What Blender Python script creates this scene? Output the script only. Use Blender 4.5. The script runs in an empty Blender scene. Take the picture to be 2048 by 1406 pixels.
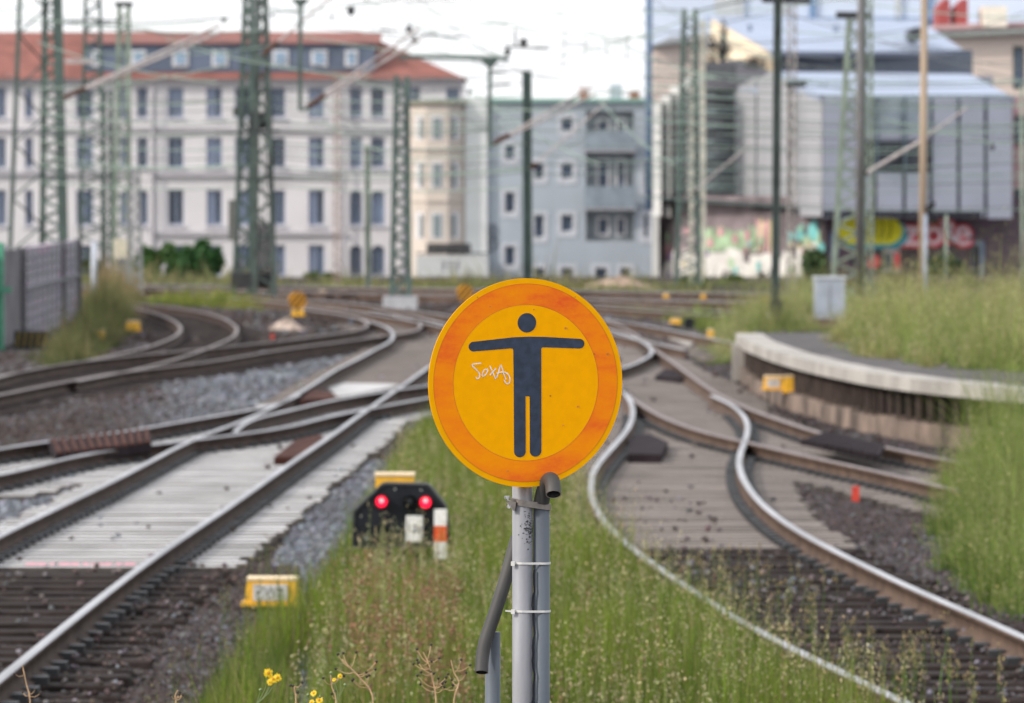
import bpy, math, random
import numpy as np
from mathutils import Vector, Matrix
C = bpy.context.scene.collection
R = math.radians
random.seed(7); rng = np.random.default_rng(7)

# ------------------------------------------------------------------ camera, sky, sun, exposure
F = 2048 * 200 / 36.0
HC = 3.0
PITCH = math.atan((703 - 385) / F)
cam_d = bpy.data.cameras.new('camera'); cam = bpy.data.objects.new('camera', cam_d); C.objects.link(cam)
cam_d.lens = 200; cam_d.sensor_width = 36; cam_d.clip_start = 0.5; cam_d.clip_end = 6000
cam.location = (0, 0, HC); cam.rotation_euler = (math.pi/2 - PITCH, 0, 0)
cam_d.dof.use_dof = True; cam_d.dof.focus_distance = 16.32; cam_d.dof.aperture_fstop = 9.0
bpy.context.scene.camera = cam

SUN = Vector((-0.70, -0.38, 0.52)).normalized()
w = bpy.data.worlds.new("World"); bpy.context.scene.world = w; w.use_nodes = True
nt = w.node_tree; nt.nodes.clear()
out = nt.nodes.new('ShaderNodeOutputWorld'); bg = nt.nodes.new('ShaderNodeBackground')
sky = nt.nodes.new('ShaderNodeTexSky'); sky.sky_type = 'NISHITA'; sky.sun_disc = False
sky.sun_elevation = math.asin(SUN.z); sky.sun_rotation = math.atan2(SUN.x, SUN.y)
sky.dust_density = 4.0; sky.air_density = 1.0; sky.ozone_density = 1.0
# thin bright overcast veil in front of the blue
mixw = nt.nodes.new('ShaderNodeMix'); mixw.data_type = 'RGBA'; mixw.inputs[0].default_value = 0.72
mixw.inputs[7].default_value = (10.6, 10.7, 10.9, 1)
nt.links.new(sky.outputs[0], mixw.inputs[6]); nt.links.new(mixw.outputs[2], bg.inputs[0])
bg.inputs[1].default_value = 0.108
nt.links.new(bg.outputs[0], out.inputs[0])
sun_d = bpy.data.lights.new('sun', 'SUN'); sun = bpy.data.objects.new('sun', sun_d); C.objects.link(sun)
sun_d.energy = 1.9; sun_d.angle = R(2.0); sun_d.color = (1.0, 0.93, 0.84)
sun.rotation_euler = SUN.to_track_quat('Z', 'Y').to_euler()
vs = bpy.context.scene.view_settings
vs.view_transform = 'Standard'; vs.look = 'None'; vs.exposure = 0.5; vs.gamma = 1.0
bpy.context.scene.cycles.max_bounces = 6

# ------------------------------------------------------------------ pixel <-> world
cp, sp = math.cos(PITCH), math.sin(PITCH)
def ray(px, py):
    cx = (px - 1024) / F; cy = (703 - py) / F
    return np.array([cx, cp + cy*sp, -sp + cy*cp])
def at_z(px, py, z):
    d = ray(px, py); t = (z - HC) / d[2]; return np.array([d[0]*t, d[1]*t, z])
def at_y(px, py, Y):
    d = ray(px, py); t = Y / d[1]; return np.array([d[0]*t, Y, HC + d[2]*t])
def XZ(px, py, Y):
    p = at_y(px, py, Y); return p[0], p[2]
def gY(py, z=0.0): return at_z(1024, py, z)[1]
def proj(x, y, z):
    x = np.asarray(x, float); y = np.asarray(y, float); z = np.asarray(z, float) - HC
    dep = y*cp - z*sp; up = y*sp + z*cp
    return 1024 + F*x/dep, 703 - F*up/dep

# ------------------------------------------------------------------ materials
_m = {}
def mat(name, col, rough=0.7, metal=0.0, var=0.15, scale=8.0, col2=None, bump=0.0, bscale=None, attr=False, emit=0.0, trans=0.0, detail=4, stretch=None, spec=None, vscale=None):
    if name in _m: return _m[name]
    m = bpy.data.materials.new(name); m.use_nodes = True; t = m.node_tree
    b = t.nodes['Principled BSDF']; b.inputs['Roughness'].default_value = rough; b.inputs['Metallic'].default_value = metal
    if spec is not None: b.inputs['Specular IOR Level'].default_value = spec
    tc = t.nodes.new('ShaderNodeTexCoord'); mp = t.nodes.new('ShaderNodeMapping')
    if stretch: mp.inputs['Scale'].default_value = stretch
    t.links.new(tc.outputs['Object'], mp.inputs[0])
    n = t.nodes.new('ShaderNodeTexNoise'); n.inputs['Scale'].default_value = scale; n.inputs['Detail'].default_value = detail
    t.links.new(mp.outputs[0], n.inputs['Vector'])
    rp = t.nodes.new('ShaderNodeValToRGB'); rp.color_ramp.elements[0].position = 0.36; rp.color_ramp.elements[1].position = 0.64
    if attr:
        at = t.nodes.new('ShaderNodeAttribute'); at.attribute_name = 'col'
        hs = t.nodes.new('ShaderNodeMix'); hs.data_type = 'RGBA'; hs.blend_type = 'MULTIPLY'; hs.inputs[0].default_value = 1.0
        rp.color_ramp.elements[0].color = (1-var,)*3 + (1,); rp.color_ramp.elements[1].color = (1+var,)*3 + (1,)
        t.links.new(n.outputs['Fac'], rp.inputs[0]); t.links.new(at.outputs['Color'], hs.inputs[6]); t.links.new(rp.outputs[0], hs.inputs[7])
        src = hs.outputs[2]
    else:
        c2 = col2 if col2 else tuple(min(1, c*(1+var)) for c in col)
        c1 = col if col2 else tuple(c*(1-var) for c in col)
        rp.color_ramp.elements[0].color = (*c1, 1); rp.color_ramp.elements[1].color = (*c2, 1)
        t.links.new(n.outputs['Fac'], rp.inputs[0]); src = rp.outputs[0]
    t.links.new(src, b.inputs['Base Color'])
    if bump:
        bp = t.nodes.new('ShaderNodeBump'); bp.inputs['Strength'].default_value = bump; bp.inputs['Distance'].default_value = 0.02
        n2 = t.nodes.new('ShaderNodeTexNoise'); n2.inputs['Scale'].default_value = bscale or scale*4
        t.links.new(tc.outputs['Object'], n2.inputs['Vector']); t.links.new(n2.outputs['Fac'], bp.inputs['Height'])
        t.links.new(bp.outputs[0], b.inputs['Normal'])
    if emit:
        b.inputs['Emission Color'].default_value = (*col, 1); b.inputs['Emission Strength'].default_value = emit
    if trans:
        tr = t.nodes.new('ShaderNodeBsdfTranslucent'); ms = t.nodes.new('ShaderNodeMixShader'); ms.inputs[0].default_value = trans
        t.links.new(src, tr.inputs['Color']); t.links.new(b.outputs[0], ms.inputs[1]); t.links.new(tr.outputs[0], ms.inputs[2])
        t.links.new(ms.outputs[0], t.nodes['Material Output'].inputs['Surface'])
    _m[name] = m; return m

M_GREEN = mat('mast_green_paint', (0.065, 0.10, 0.09), 0.6, 0, 0.3, 1.5)
M_GREENL = mat('mast_pale_green', (0.22, 0.27, 0.22), 0.6, 0, 0.3, 1.5)
M_DARKG = mat('mast_dark', (0.058, 0.08, 0.073), 0.6, 0, 0.4, 2)
M_DARK = mat('dark_metal', (0.03, 0.032, 0.036), 0.55, 0, 0.3, 3)
M_INS = mat('brown_insulator', (0.10, 0.045, 0.03), 0.35)
M_TUBE = mat('pale_tube', (0.42, 0.38, 0.38), 0.5)
M_STEEL = mat('rail_head_steel', (0.40, 0.40, 0.42), 0.42, 0.7, 0.2, 5, stretch=(1, .06, 1))
M_RUST = mat('rail_rust', (0.055, 0.036, 0.029), 0.8, 0, 0.35, 5, bump=.3, spec=.2)
M_RUSTW = mat('rail_rust_warm', (0.098, 0.064, 0.048), 0.8, 0, 0.3, 5, bump=.3, spec=.2)
M_WORN = mat('rail_head_worn', (0.20, 0.165, 0.16), 0.5, 0.3, 0.2, 6)
M_SLC = mat('sleeper_concrete', (0.45, 0.445, 0.45), 0.85, 0, 0.2, 1.2, bump=.2, spec=.2)
M_SLB = mat('sleeper_concrete_brown', (0.205, 0.175, 0.16), 0.85, 0, 0.22, 1.1, bump=.2, spec=.2)
M_GAPSHADE = mat('sleeper_gap_shade', (0.085, 0.075, 0.068), 0.95, 0, 0.3, 4, spec=.1)  # shade of the gaps, painted dark on concrete sleeper sides and chamfers
M_SLW = mat('sleeper_wood', (0.030, 0.023, 0.022), 0.85, 0, 0.5, 4, bump=.5, spec=.12, stretch=(1, 8, 1))
M_CONC = mat('concrete', (0.37, 0.35, 0.325), 0.85, 0, 0.2, 1.5, bump=.2)
M_CONCD = mat('concrete_dirty', (0.175, 0.13, 0.105), 0.9, 0, 0.55, 1.6, bump=.3)
M_ASPH = mat('platform_asphalt', (0.095, 0.088, 0.092), 0.9, 0, 0.3, 1.2, bump=.3, spec=.2)
M_YEL = mat('yellow_box_paint', (0.74, 0.40, 0.02), 0.45, 0, 0.12, 12)
M_WHITE = mat('white_paint', (0.78, 0.78, 0.76), 0.5, 0, 0.06, 6)
M_REDP = mat('red_paint', (0.62, 0.09, 0.03), 0.5)
M_BLACKP = mat('signal_black', (0.010, 0.012, 0.017), 0.5, 0, 0.3, 8, spec=.25)
M_GLASS = mat('window_glass', (0.06, 0.085, 0.13), 0.18, 0, 0.35, .6)
M_FRAME = mat('window_frame', (0.26, 0.31, 0.42), 0.5)
M_FRAMEW = mat('window_frame_pale', (0.62, 0.62, 0.64), 0.5)
M_STEM = mat('plant_attr', (1, 1, 1), 0.7, 0, 0.1, 10, attr=True, trans=.35)
M_GRAV = mat('ballast_stone', (1, 1, 1), 0.9, 0, 0.12, 30, attr=True, spec=.15)

# ------------------------------------------------------------------ object helpers
def tag(o, label=None, cat=None, group=None, kind=None):
    if label: o['label'] = label
    if cat: o['category'] = cat
    if group: o['group'] = group
    if kind: o['kind'] = kind
    return o
def empty(name, loc=(0, 0, 0), label=None, cat=None, group=None):
    o = bpy.data.objects.new(name, None); o.empty_display_size = .2; C.objects.link(o); o.location = Vector([float(v) for v in loc])
    return tag(o, label, cat, group)
class MB:
    """collects geometry in world space; build() makes ONE mesh object, in its parent's space"""
    def __init__(s): s.v = []; s.f = []; s.mi = []
    def add(s, vs_, fs, mi=0):
        n = len(s.v); s.v += [tuple(map(float, v)) for v in vs_]; s.f += [tuple(i+n for i in f) for f in fs]; s.mi += [mi]*len(fs); return s
    def box(s, x0, x1, y0, y1, z0, z1, mi=0):
        v = [(x0,y0,z0),(x1,y0,z0),(x1,y1,z0),(x0,y1,z0),(x0,y0,z1),(x1,y0,z1),(x1,y1,z1),(x0,y1,z1)]
        return s.add(v, [(0,3,2,1),(4,5,6,7),(0,1,5,4),(1,2,6,5),(2,3,7,6),(3,0,4,7)], mi)
    def bar(s, a, b, w_, d=None, mi=0, up=None):
        a = Vector(a); b = Vector(b); d = d or w_; ax = (b-a).normalized()
        u = Vector(up) if up else (Vector((0, 1, 0)) if abs(ax.y) < .9 else Vector((0, 0, 1)))
        r = ax.cross(u).normalized(); q = r.cross(ax).normalized()
        v = []
        for p in (a, b):
            for i, j in ((-1,-1),(1,-1),(1,1),(-1,1)): v.append(p + r*i*w_/2 + q*j*d/2)
        return s.add(v, [(3,2,1,0),(4,5,6,7),(0,1,5,4),(1,2,6,5),(2,3,7,6),(3,0,4,7)], mi)
    def tube(s, pts, rad, n=8, mi=0, caps=True):
        pts = [Vector([float(c) for c in p]) for p in pts]; rr = rad if hasattr(rad, '__len__') else [rad]*len(pts)
        v = []; f = []; prev = None
        for i, p in enumerate(pts):
            t = (pts[min(i+1, len(pts)-1)] - pts[max(i-1, 0)]).normalized()
            if prev is None:
                u = Vector((0, 0, 1)) if abs(t.z) < .9 else Vector((0, 1, 0)); a = t.cross(u).normalized()
            else: a = (prev - t*prev.dot(t)).normalized()
            prev = a; b = t.cross(a)
            for k in range(n):
                th = 2*math.pi*k/n; v.append(p + a*math.cos(th)*rr[i] + b*math.sin(th)*rr[i])
        for i in range(len(pts)-1):
            for k in range(n): f.append((i*n+k, i*n+(k+1)%n, (i+1)*n+(k+1)%n, (i+1)*n+k))
        if caps: f.append(tuple(range(n))[::-1]); f.append(tuple(range((len(pts)-1)*n, len(pts)*n)))
        return s.add(v, f, mi)
    def prism(s, foot, z0, z1, mi=0):
        """footprint list of (x,y) counter-clockwise"""
        n = len(foot); v = [(x, y, z0) for x, y in foot] + [(x, y, z1) for x, y in foot]
        return s.add(v, [tuple(range(n))[::-1], tuple(range(n, 2*n))] + [(i, (i+1)%n, n+(i+1)%n, n+i) for i in range(n)], mi)
    def slab(s, poly, back, mi=0):
        """poly: list of 3d points (front face), back: offset vector"""
        n = len(poly); b = np.array(back); v = [tuple(p) for p in poly] + [tuple(np.array(p)+b) for p in poly]
        return s.add(v, [tuple(range(n)), tuple(range(n, 2*n))[::-1]] + [(i, n+i, n+(i+1)%n, (i+1)%n) for i in range(n)], mi)
    def build(s, name, mats, parent=None, smooth=False):
        me = bpy.data.meshes.new(name); off = parent_off(parent)
        me.from_pydata([(x-off[0], y-off[1], z-off[2]) for x, y, z in s.v], [], s.f)
        ml = mats if isinstance(mats, (list, tuple)) else [mats]
        for m in ml: me.materials.append(m)
        if len(ml) > 1: me.polygons.foreach_set('material_index', s.mi)
        if smooth: me.polygons.foreach_set('use_smooth', [True]*len(me.polygons))
        me.update(); o = bpy.data.objects.new(name, me); C.objects.link(o)
        if parent: o.parent = parent
        return o
def parent_off(p):
    o = Vector((0, 0, 0))
    while p is not None: o += p.location; p = p.parent
    return o
def np_mesh(name, V, faces, nper, material, col=None, parent=None, smooth=False):
    """V (n,3); faces (m,nper) int; col (n,3) per-vertex colour"""
    me = bpy.data.meshes.new(name); n = len(V); m = len(faces)
    if parent is not None: V = V - np.array(parent_off(parent))
    me.vertices.add(n); me.vertices.foreach_set('co', V.astype(np.float32).ravel())
    me.loops.add(m*nper); me.loops.foreach_set('vertex_index', faces.astype(np.int32).ravel())
    me.polygons.add(m); me.polygons.foreach_set('loop_start', np.arange(0, m*nper, nper, dtype=np.int32))
    try: me.polygons.foreach_set('loop_total', np.full(m, nper, dtype=np.int32))
    except Exception: pass
    if col is not None:
        a = me.color_attributes.new('col', 'FLOAT_COLOR', 'POINT')
        a.data.foreach_set('color', np.hstack([col, np.ones((n, 1))]).astype(np.float32).ravel())
    me.update(); me.validate(); me.materials.append(material)
    if smooth: me.polygons.foreach_set('use_smooth', np.ones(m, dtype=bool))
    o = bpy.data.objects.new(name, me); C.objects.link(o)
    if parent is not None: o.parent = parent
    return o
def copy_tree(o, parent=None, off=None):
    c = o.copy(); C.objects.link(c)
    if parent: c.parent = parent
    for ch in list(o.children): copy_tree(ch, c)
    return c

# ------------------------------------------------------------------ terrain
def sstep(a, b, x):
    t = np.clip((np.asarray(x, float)-a)/(b-a), 0, 1); return t*t*(3-2*t)
def ground_h(x, y):
    x = np.asarray(x, float); y = np.asarray(y, float)
    return -0.03 + 0.78*(1-sstep(21.5, 27, y)) + 0.02*np.sin(x*3.1+y*1.7)*np.sin(x*1.3-y*2.3)
def inpoly(px, py, poly):
    px = np.asarray(px); py = np.asarray(py); r = np.zeros(px.shape, bool); n = len(poly)
    for i in range(n):
        x1, y1 = poly[i]; x2, y2 = poly[(i+1) % n]
        if y1 == y2: continue
        c = ((y1 > py) != (y2 > py)) & (px < (x2-x1)*(py-y1)/(y2-y1)+x1); r ^= c
    return r
def terrain():
    ys = np.concatenate([np.arange(4, 30, .5), np.arange(30, 70, 1.0), np.arange(70, 206, 3.0), [209, 214]])
    xs = np.concatenate([[-90, -60], np.arange(-40, -8, 2), np.arange(-8, 8.1, .5), np.arange(10, 41, 2), [60, 90]])
    X, Y = np.meshgrid(xs, ys); Z = ground_h(X, Y); Z = np.where(Y > 207, -5.2, Z)
    V = np.stack([X.ravel(), Y.ravel(), Z.ravel()], 1); nx = len(xs); ny = len(ys)
    i, j = np.meshgrid(np.arange(nx-1), np.arange(ny-1)); a = (j*nx+i).ravel()
    Fc = np.stack([a, a+1, a+nx+1, a+nx], 1)
    m = mat('ballast_ground', (0.032, 0.026, 0.024), 0.95, 0, 0.3, 3.0, col2=(0.068, 0.056, 0.052), spec=.1, bump=1.0, bscale=18, detail=8)
    tag(np_mesh('terrain', V, Fc, 4, m, smooth=True), kind='structure')
    g = MB().box(-900, 900, -300, 2500, -5.6, -5.2)
    tag(g.build('ground', mat('street_ground', (.12, .12, .12), .9)), kind='structure')
terrain()

# ------------------------------------------------------------------ rails (traced as head-centre lines, railhead top z = .2)
RT = 0.20
RAIL = {
 'AL': [(-60,1101),(0,1069),(120,1011),(240,953),(380,880.5),(430,860),(470,847),(560,805),(624,769),(667,741),(709,720),(752,697),(782,680),(787,668),(775,655),(741,642),(709,634),(667,626),(624,620),(592,614)],
 'AR': [(-160,1485),(0,1354),(263,1145),(474,1000),(591,918),(675,861),(709,836),(743,812),(784,784),(816,762),(857,733),(900,706),(928,688),(937,674),(912,655),(872,643),(836,634),(786,627),(740,620)],
 'C1': [(-60,907),(0,895.5),(97,881),(243,863),(376,840),(470,824),(547,810),(600,787)],
 'C2': [(-60,959),(0,949),(158,909),(277,890),(376,881),(427,874),(474,867.6),(568,856),(624,840),(688,825),(745,815),(795,806),(854,795),(960,777),(1060,764),(1160,750),(1247,735),(1288,717),(1305,704),(1299,692),(1279,679),(1256,670),(1230,661),(1180,650)],
 'E': [(468,864),(480,851),(513,833),(560,825),(624,808),(688,795),(741,786),(784,779),(854,771),(960,754),(1060,738)],
 'F1': [(-60,762),(0,751),(34,744),(171,720.5),(273,710),(376,700),(513,687),(603,676),(662,668),(709,661),(731,654),(737,646),(724,640)],
 'F2': [(-60,800),(0,788.6),(102,768),(239,744),(410,724),(560,699),(645,688),(709,679.5),(765,671.5),(816,665),(838,657),(843,650),(833,643),(810,636),(784,629)],
 'G1': [(-40,764),(60,738),(171,721),(239,706.6),(297,693),(342,676),(361,660),(355,646),(325,631),(294,621),(250,612),(200,606)],
 'G2': [(150,762),(290,734),(342,720),(403,700),(430,689.5),(461,676),(474,660),(458,642),(410,625),(342,614),(270,607),(200,602)],
 'RR': [(2300,1385),(2150,1318),(2048,1272),(1945,1226),(1821,1173),(1697,1113),(1620,1074),(1560,1036),(1510,992),(1489,961),(1478.5,934),(1479,910),(1491,878),(1496,852),(1488,830),(1470,812),(1446,799.5),(1423,790)],
 'RL': [(2010,1500),(1813,1404),(1689,1344),(1510,1257),(1428,1207),(1366,1166),(1325,1140),(1284,1109),(1230.6,1066),(1198,1028),(1182,990),(1181,961),(1190,934),(1212,907),(1236,880.6),(1257,854),(1266,827),(1263,805),(1250,783),(1225,758),(1180,728)],
 'R2': [(2300,1075),(2100,1022),(1896,975),(1862,966.5),(1738,937.5),(1633,915.5),(1553,897),(1490,881.5),(1437,871),(1373,852),(1320,830),(1288,811),(1267,797),(1247,779),(1215,756),(1180,738),(1130,704),(1095,684),(1060,668)],
 'R3': [(2300,995),(2100,957),(1929,925),(1862.5,912.7),(1767,892),(1647,867),(1572.7,843),(1522.6,826),(1480,808),(1437,787.7),(1394.6,759),(1352,728),(1309,697),(1288,681),(1266.6,666),(1245,653),(1224,644),(1190,634)],
}
def rail_xy(pts, z=RT, sig=1.2):
    P = np.array([at_z(x, y, z)[:2] for x, y in pts]); P = P[np.argsort(P[:, 1])]
    Y = P[:, 1]; X = P[:, 0]
    # monotone cubic in Y
    h = np.diff(Y); d = np.diff(X)/h; mm = np.zeros(len(Y)); mm[0] = d[0]; mm[-1] = d[-1]
    for i in range(1, len(Y)-1):
        w1 = 2*h[i]+h[i-1]; w2 = h[i]+2*h[i-1]
        mm[i] = 0 if d[i]*d[i-1] <= 0 else (w1+w2)/(w1/d[i-1]+w2/d[i])
    q = np.arange(Y[0], Y[-1], .4); k = np.clip(np.searchsorted(Y, q, 'right')-1, 0, len(h)-1); t = (q-Y[k])/h[k]; H = h[k]
    x = (2*t**3-3*t**2+1)*X[k] + (t**3-2*t**2+t)*H*mm[k] + (-2*t**3+3*t**2)*X[k+1] + (t**3-t**2)*H*mm[k+1]
    n = int(sig*3/.4); ker = np.exp(-.5*(np.arange(-n, n+1)*.4/sig)**2); ker /= ker.sum()
    xp = np.concatenate([2*x[0]-x[n:0:-1], x, 2*x[-1]-x[-2:-n-2:-1]]); x = np.convolve(xp, ker, 'valid')
    return np.stack([x, q], 1)
PROF = [(-.022,0),(.022,0),(.034,-.010),(.036,-.038),(.009,-.05),(.008,-.128),(.07,-.148),(.07,-.158),(-.07,-.158),(-.07,-.148),(-.008,-.128),(-.009,-.05),(-.036,-.038),(-.034,-.010)]
def sweep_rail(name, xy, parent, mats, ztop=RT, step=1):
    xy = xy[::step]; n = len(xy); k = len(PROF)
    T = np.gradient(xy, axis=0); T /= np.linalg.norm(T, axis=1)[:, None]; N = np.stack([T[:, 1], -T[:, 0]], 1)
    V = np.zeros((n, k, 3))
    for j, (a, z) in enumerate(PROF): V[:, j, :2] = xy + N*a; V[:, j, 2] = ztop + z
    i, j = np.meshgrid(np.arange(n-1), np.arange(k), indexing='ij'); a = (i*k+j).ravel(); b = (i*k+(j+1) % k).ravel()
    Fc = np.stack([a, b, b+k, a+k], 1)
    o = np_mesh(name, V.reshape(-1, 3), Fc, 4, mats[0], parent=parent); o.data.materials.append(mats[1])
    mi = np.where(np.isin(j.ravel(), (0, 1, 13)), 1, 0).astype(np.int32); o.data.polygons.foreach_set('material_index', mi)
    return o
XY = {k: rail_xy(v) for k, v in RAIL.items()}
def rx(k, y):
    a = XY[k]; return np.interp(y, a[:, 1], a[:, 0], left=np.nan, right=np.nan)
TR = {
 'left main': (['AL', 'AR'], 'nearest track at left, from the bottom left corner up to the big S bend', (M_RUST, M_STEEL)),
 'left cross': (['C1', 'C2', 'E'], 'flat-angled track crossing the nearest left track, under a brown ribbed cover', (M_RUST, M_STEEL)),
 'far left': (['F1', 'F2'], 'dark rusty track running from the left edge behind the grey gravel bed', (M_RUST, M_WORN)),
 'loop': (['G1', 'G2'], 'tightly curved track beside the graffiti wall at far left', (M_RUST, M_WORN)),
 'right main': (['RL', 'RR'], 'bright S-curved track right of the round sign, down to the right corner', (M_RUSTW, M_STEEL)),
 'right branch': (['R2', 'R3'], 'rust brown track beside the platform edge, ending behind tall grass', (M_RUSTW, M_WORN)),
}
PAIR = {'left main': ('AL','AR'), 'left cross': ('C1','C2'), 'far left': ('F1','F2'), 'loop': ('G1','G2'), 'right main': ('RL','RR'), 'right branch': ('R2','R3')}
troot = {}
GRP = 'railway tracks of the station yard'
for k, (rails, lab, ms) in TR.items():
    y0 = max(XY[r][0, 1] for r in rails[:2])
    e = empty('railway_track', (float(XY[rails[0]][0, 0]), float(XY[rails[0]][0, 1]), 0), lab, 'railway track', GRP); troot[k] = e
    for r in rails: sweep_rail('rail', XY[r], e, ms)
# sleepers: intervals of neighbouring tracks are merged where they meet (long turnout sleepers)
sleeper_rects = []
def lay_sleepers(keys, spacing, ymax, matf, zt=0.036):
    allY = [XY[a][0, 1] for k in keys for a in PAIR[k]]
    y = min(allY); cnt = {k: 0 for k in keys}; rest = {k: (MB(), []) for k in keys}; clips = {k: MB() for k in keys}
    while y < ymax:
        iv = []
        for k in keys:
            a, b = rx(PAIR[k][0], y), rx(PAIR[k][1], y)
            if np.isnan(a) and np.isnan(b): continue
            if np.isnan(a): a = b - 1.5
            if np.isnan(b): b = a + 1.5
            iv.append([min(a, b)-.55, max(a, b)+.55, k, [a, b]])
        iv.sort(key=lambda t: t[0]); mg = []
        for t in iv:
            if mg and t[0] < mg[-1][1]+.05: mg[-1][1] = max(mg[-1][1], t[1]); mg[-1][3] += t[3]
            else: mg.append(list(t))
        for x0, x1, k, rl in mg:
            yy = y + random.uniform(-.008, .008); m = matf(k, y); hw = .13 if m is M_SLW else (.165 if m is M_SLC else .145); j0, j1 = x0+random.uniform(-.05, .05), x1+random.uniform(-.05, .05); zz = zt+random.uniform(-.004, .004)
            mb = MB(); dz = .012
            if m is M_SLW: j0 += random.uniform(-.08, .06); j1 += random.uniform(-.06, .08); zz += random.uniform(-.012, .006); yy += random.uniform(-.03, .03); hw = random.uniform(.115, .135)
            mb.add([(j0,yy-hw,-.12),(j1,yy-hw,-.12),(j1,yy+hw,-.12),(j0,yy+hw,-.12),(j0,yy-hw,zz-dz),(j1,yy-hw,zz-dz),(j1,yy+hw,zz-dz),(j0,yy+hw,zz-dz),
                    (j0+.02,yy-hw+.02,zz),(j1-.02,yy-hw+.02,zz),(j1-.02,yy+hw-.02,zz),(j0+.02,yy+hw-.02,zz)],
                   [(0,3,2,1),(0,1,5,4),(1,2,6,5),(2,3,7,6),(3,0,4,7),(4,5,9,8),(5,6,10,9),(6,7,11,10),(7,4,8,11),(8,9,10,11)])
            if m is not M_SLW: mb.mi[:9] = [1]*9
            sleeper_rects.append((j0, j1, yy-hw, yy+hw))
            if cnt[k] < 100: mb.build('sleeper', m if m is M_SLW else [m, M_GAPSHADE], troot[k]); cnt[k] += 1
            else:
                r = rest[k][0]
                if m not in rest[k][1]: rest[k][1].append(m)
                if M_GAPSHADE not in rest[k][1]: rest[k][1].append(M_GAPSHADE)
                n_ = len(r.mi); r.add(mb.v, mb.f, rest[k][1].index(m)); r.mi[n_:n_+9] = [rest[k][1].index(M_GAPSHADE)]*9 if m is not M_SLW else r.mi[n_:n_+9]
            if y < 75:
                for rr in rl:
                    if np.isnan(rr): continue
                    for s_ in (-1, 1): clips[k].box(rr+s_*.07-.025 if s_ > 0 else rr-.14, rr+s_*.07+.07 if s_ > 0 else rr-.045, yy-.07, yy+.07, zz-.005, zz+.045)
        y += spacing if not callable(spacing) else spacing(y)
    for k in keys:
        if rest[k][0].v: tag(rest[k][0].build('distant_sleepers', rest[k][1] if len(rest[k][1]) > 1 else rest[k][1][0], troot[k]), kind='stuff')
        if clips[k].v: tag(clips[k].build('rail_clips', M_DARK, troot[k]), kind='stuff')
YW_L = gY(1141); YW_R = gY(1106)
def ml(k, y):
    if k in ('left main', 'left cross'):
        if y < YW_L: return M_SLW
        return M_SLC if y < 80 else M_SLB
    return M_SLW
lay_sleepers(['left main', 'left cross'], lambda y: .6 if y < YW_L-.3 else .46, 128, ml)
lay_sleepers(['far left', 'loop'], .6, 140, lambda k, y: M_SLW)
lay_sleepers(['right main', 'right branch'], lambda y: .6 if y < YW_R-.3 else .40, 110, lambda k, y: M_SLW if y < YW_R else M_SLB)
# pink sprayed line on the first concrete sleeper
yy = YW_L+.12; a0, b0 = at_z(40, 1137, .04)[0], at_z(262, 1137, .04)[0]
mb = MB()
for i in range(10):
    xa = a0+(b0-a0)*i/10; mb.box(xa+.01*(i % 3), xa+(b0-a0)/10-.012*((i*7) % 3), yy-.02, yy+.10, .041, .0435)
mb.build('paint_line', mat('pink_spray', (.80, .12, .22), .6, 0, .25, 20), troot['left main'])

# far tracks laid almost across the view
def center_track(pts, lab, sl=True):
    P = np.array([at_z(x, y, RT)[:2] for x, y in pts])
    d = np.concatenate([[0], np.cumsum(np.linalg.norm(np.diff(P, axis=0), axis=1))]); q = np.arange(0, d[-1], 1.0)
    xy = np.stack([np.interp(q, d, P[:, 0]), np.interp(q, d, P[:, 1])], 1)
    ker = np.ones(9)/9
    for c in (0, 1):
        v = xy[:, c]; vp = np.concatenate([2*v[0]-v[4:0:-1], v, 2*v[-1]-v[-2:-6:-1]]); xy[:, c] = np.convolve(vp, ker, 'valid')
    T = np.gradient(xy, axis=0); T /= np.linalg.norm(T, axis=1)[:, None]; N = np.stack([T[:, 1], -T[:, 0]], 1)
    e = empty('railway_track', (xy[0, 0], xy[0, 1], 0), lab, 'railway track', GRP)
    for s_ in (-1, 1): sweep_rail('rail', xy+N*.75*s_, e, (M_RUSTW, M_STEEL))
    n = 0; far = MB(); qq = np.arange(0, d[-1]-1, .62)
    for i, t in enumerate(qq):
        c = np.array([np.interp(t, q, xy[:, 0]), np.interp(t, q, xy[:, 1])]); j = min(int(t), len(N)-1); nn = N[j]; tt = T[j]
        f = [tuple(c+nn*1.3*a+tt*.13*b) for a, b in ((-1,-1),(-1,1),(1,1),(1,-1))]
        area = sum(f[i_][0]*f[(i_+1) % 4][1]-f[(i_+1) % 4][0]*f[i_][1] for i_ in range(4))
        if area < 0: f = f[::-1]
        if i % 3 == 0 and n < 99: MB().prism(f, -.1, .03).build('sleeper', M_SLB, e); n += 1
        else: far.prism(f, -.1, .03)
    tag(far.build('distant_sleepers', M_SLB, e), kind='stuff')
center_track([(-120,566),(250,569),(600,573),(900,577),(1300,584),(1700,590),(2150,594)], 'farthest track, a pale line just below the flat buildings')
center_track([(-120,574),(250,576),(600,583),(900,591),(1200,598),(1500,604),(1750,608)], 'second farthest track, behind the mast with the concrete foot')
center_track([(430,588),(540,597),(612,604),(700,612),(763,621),(850,634),(905,643),(960,653),(1020,666)], 'track from the striped disc to behind the left rim of the round sign')
center_track([(1020,601),(1160,608),(1300,617),(1430,626),(1640,640)], 'upper of the two short tracks right of the round sign, at the green weeds')
center_track([(1060,628),(1200,646),(1300,667),(1400,688),(1470,702)], 'track leading from behind the round sign to the grass at the platform end')

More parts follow.
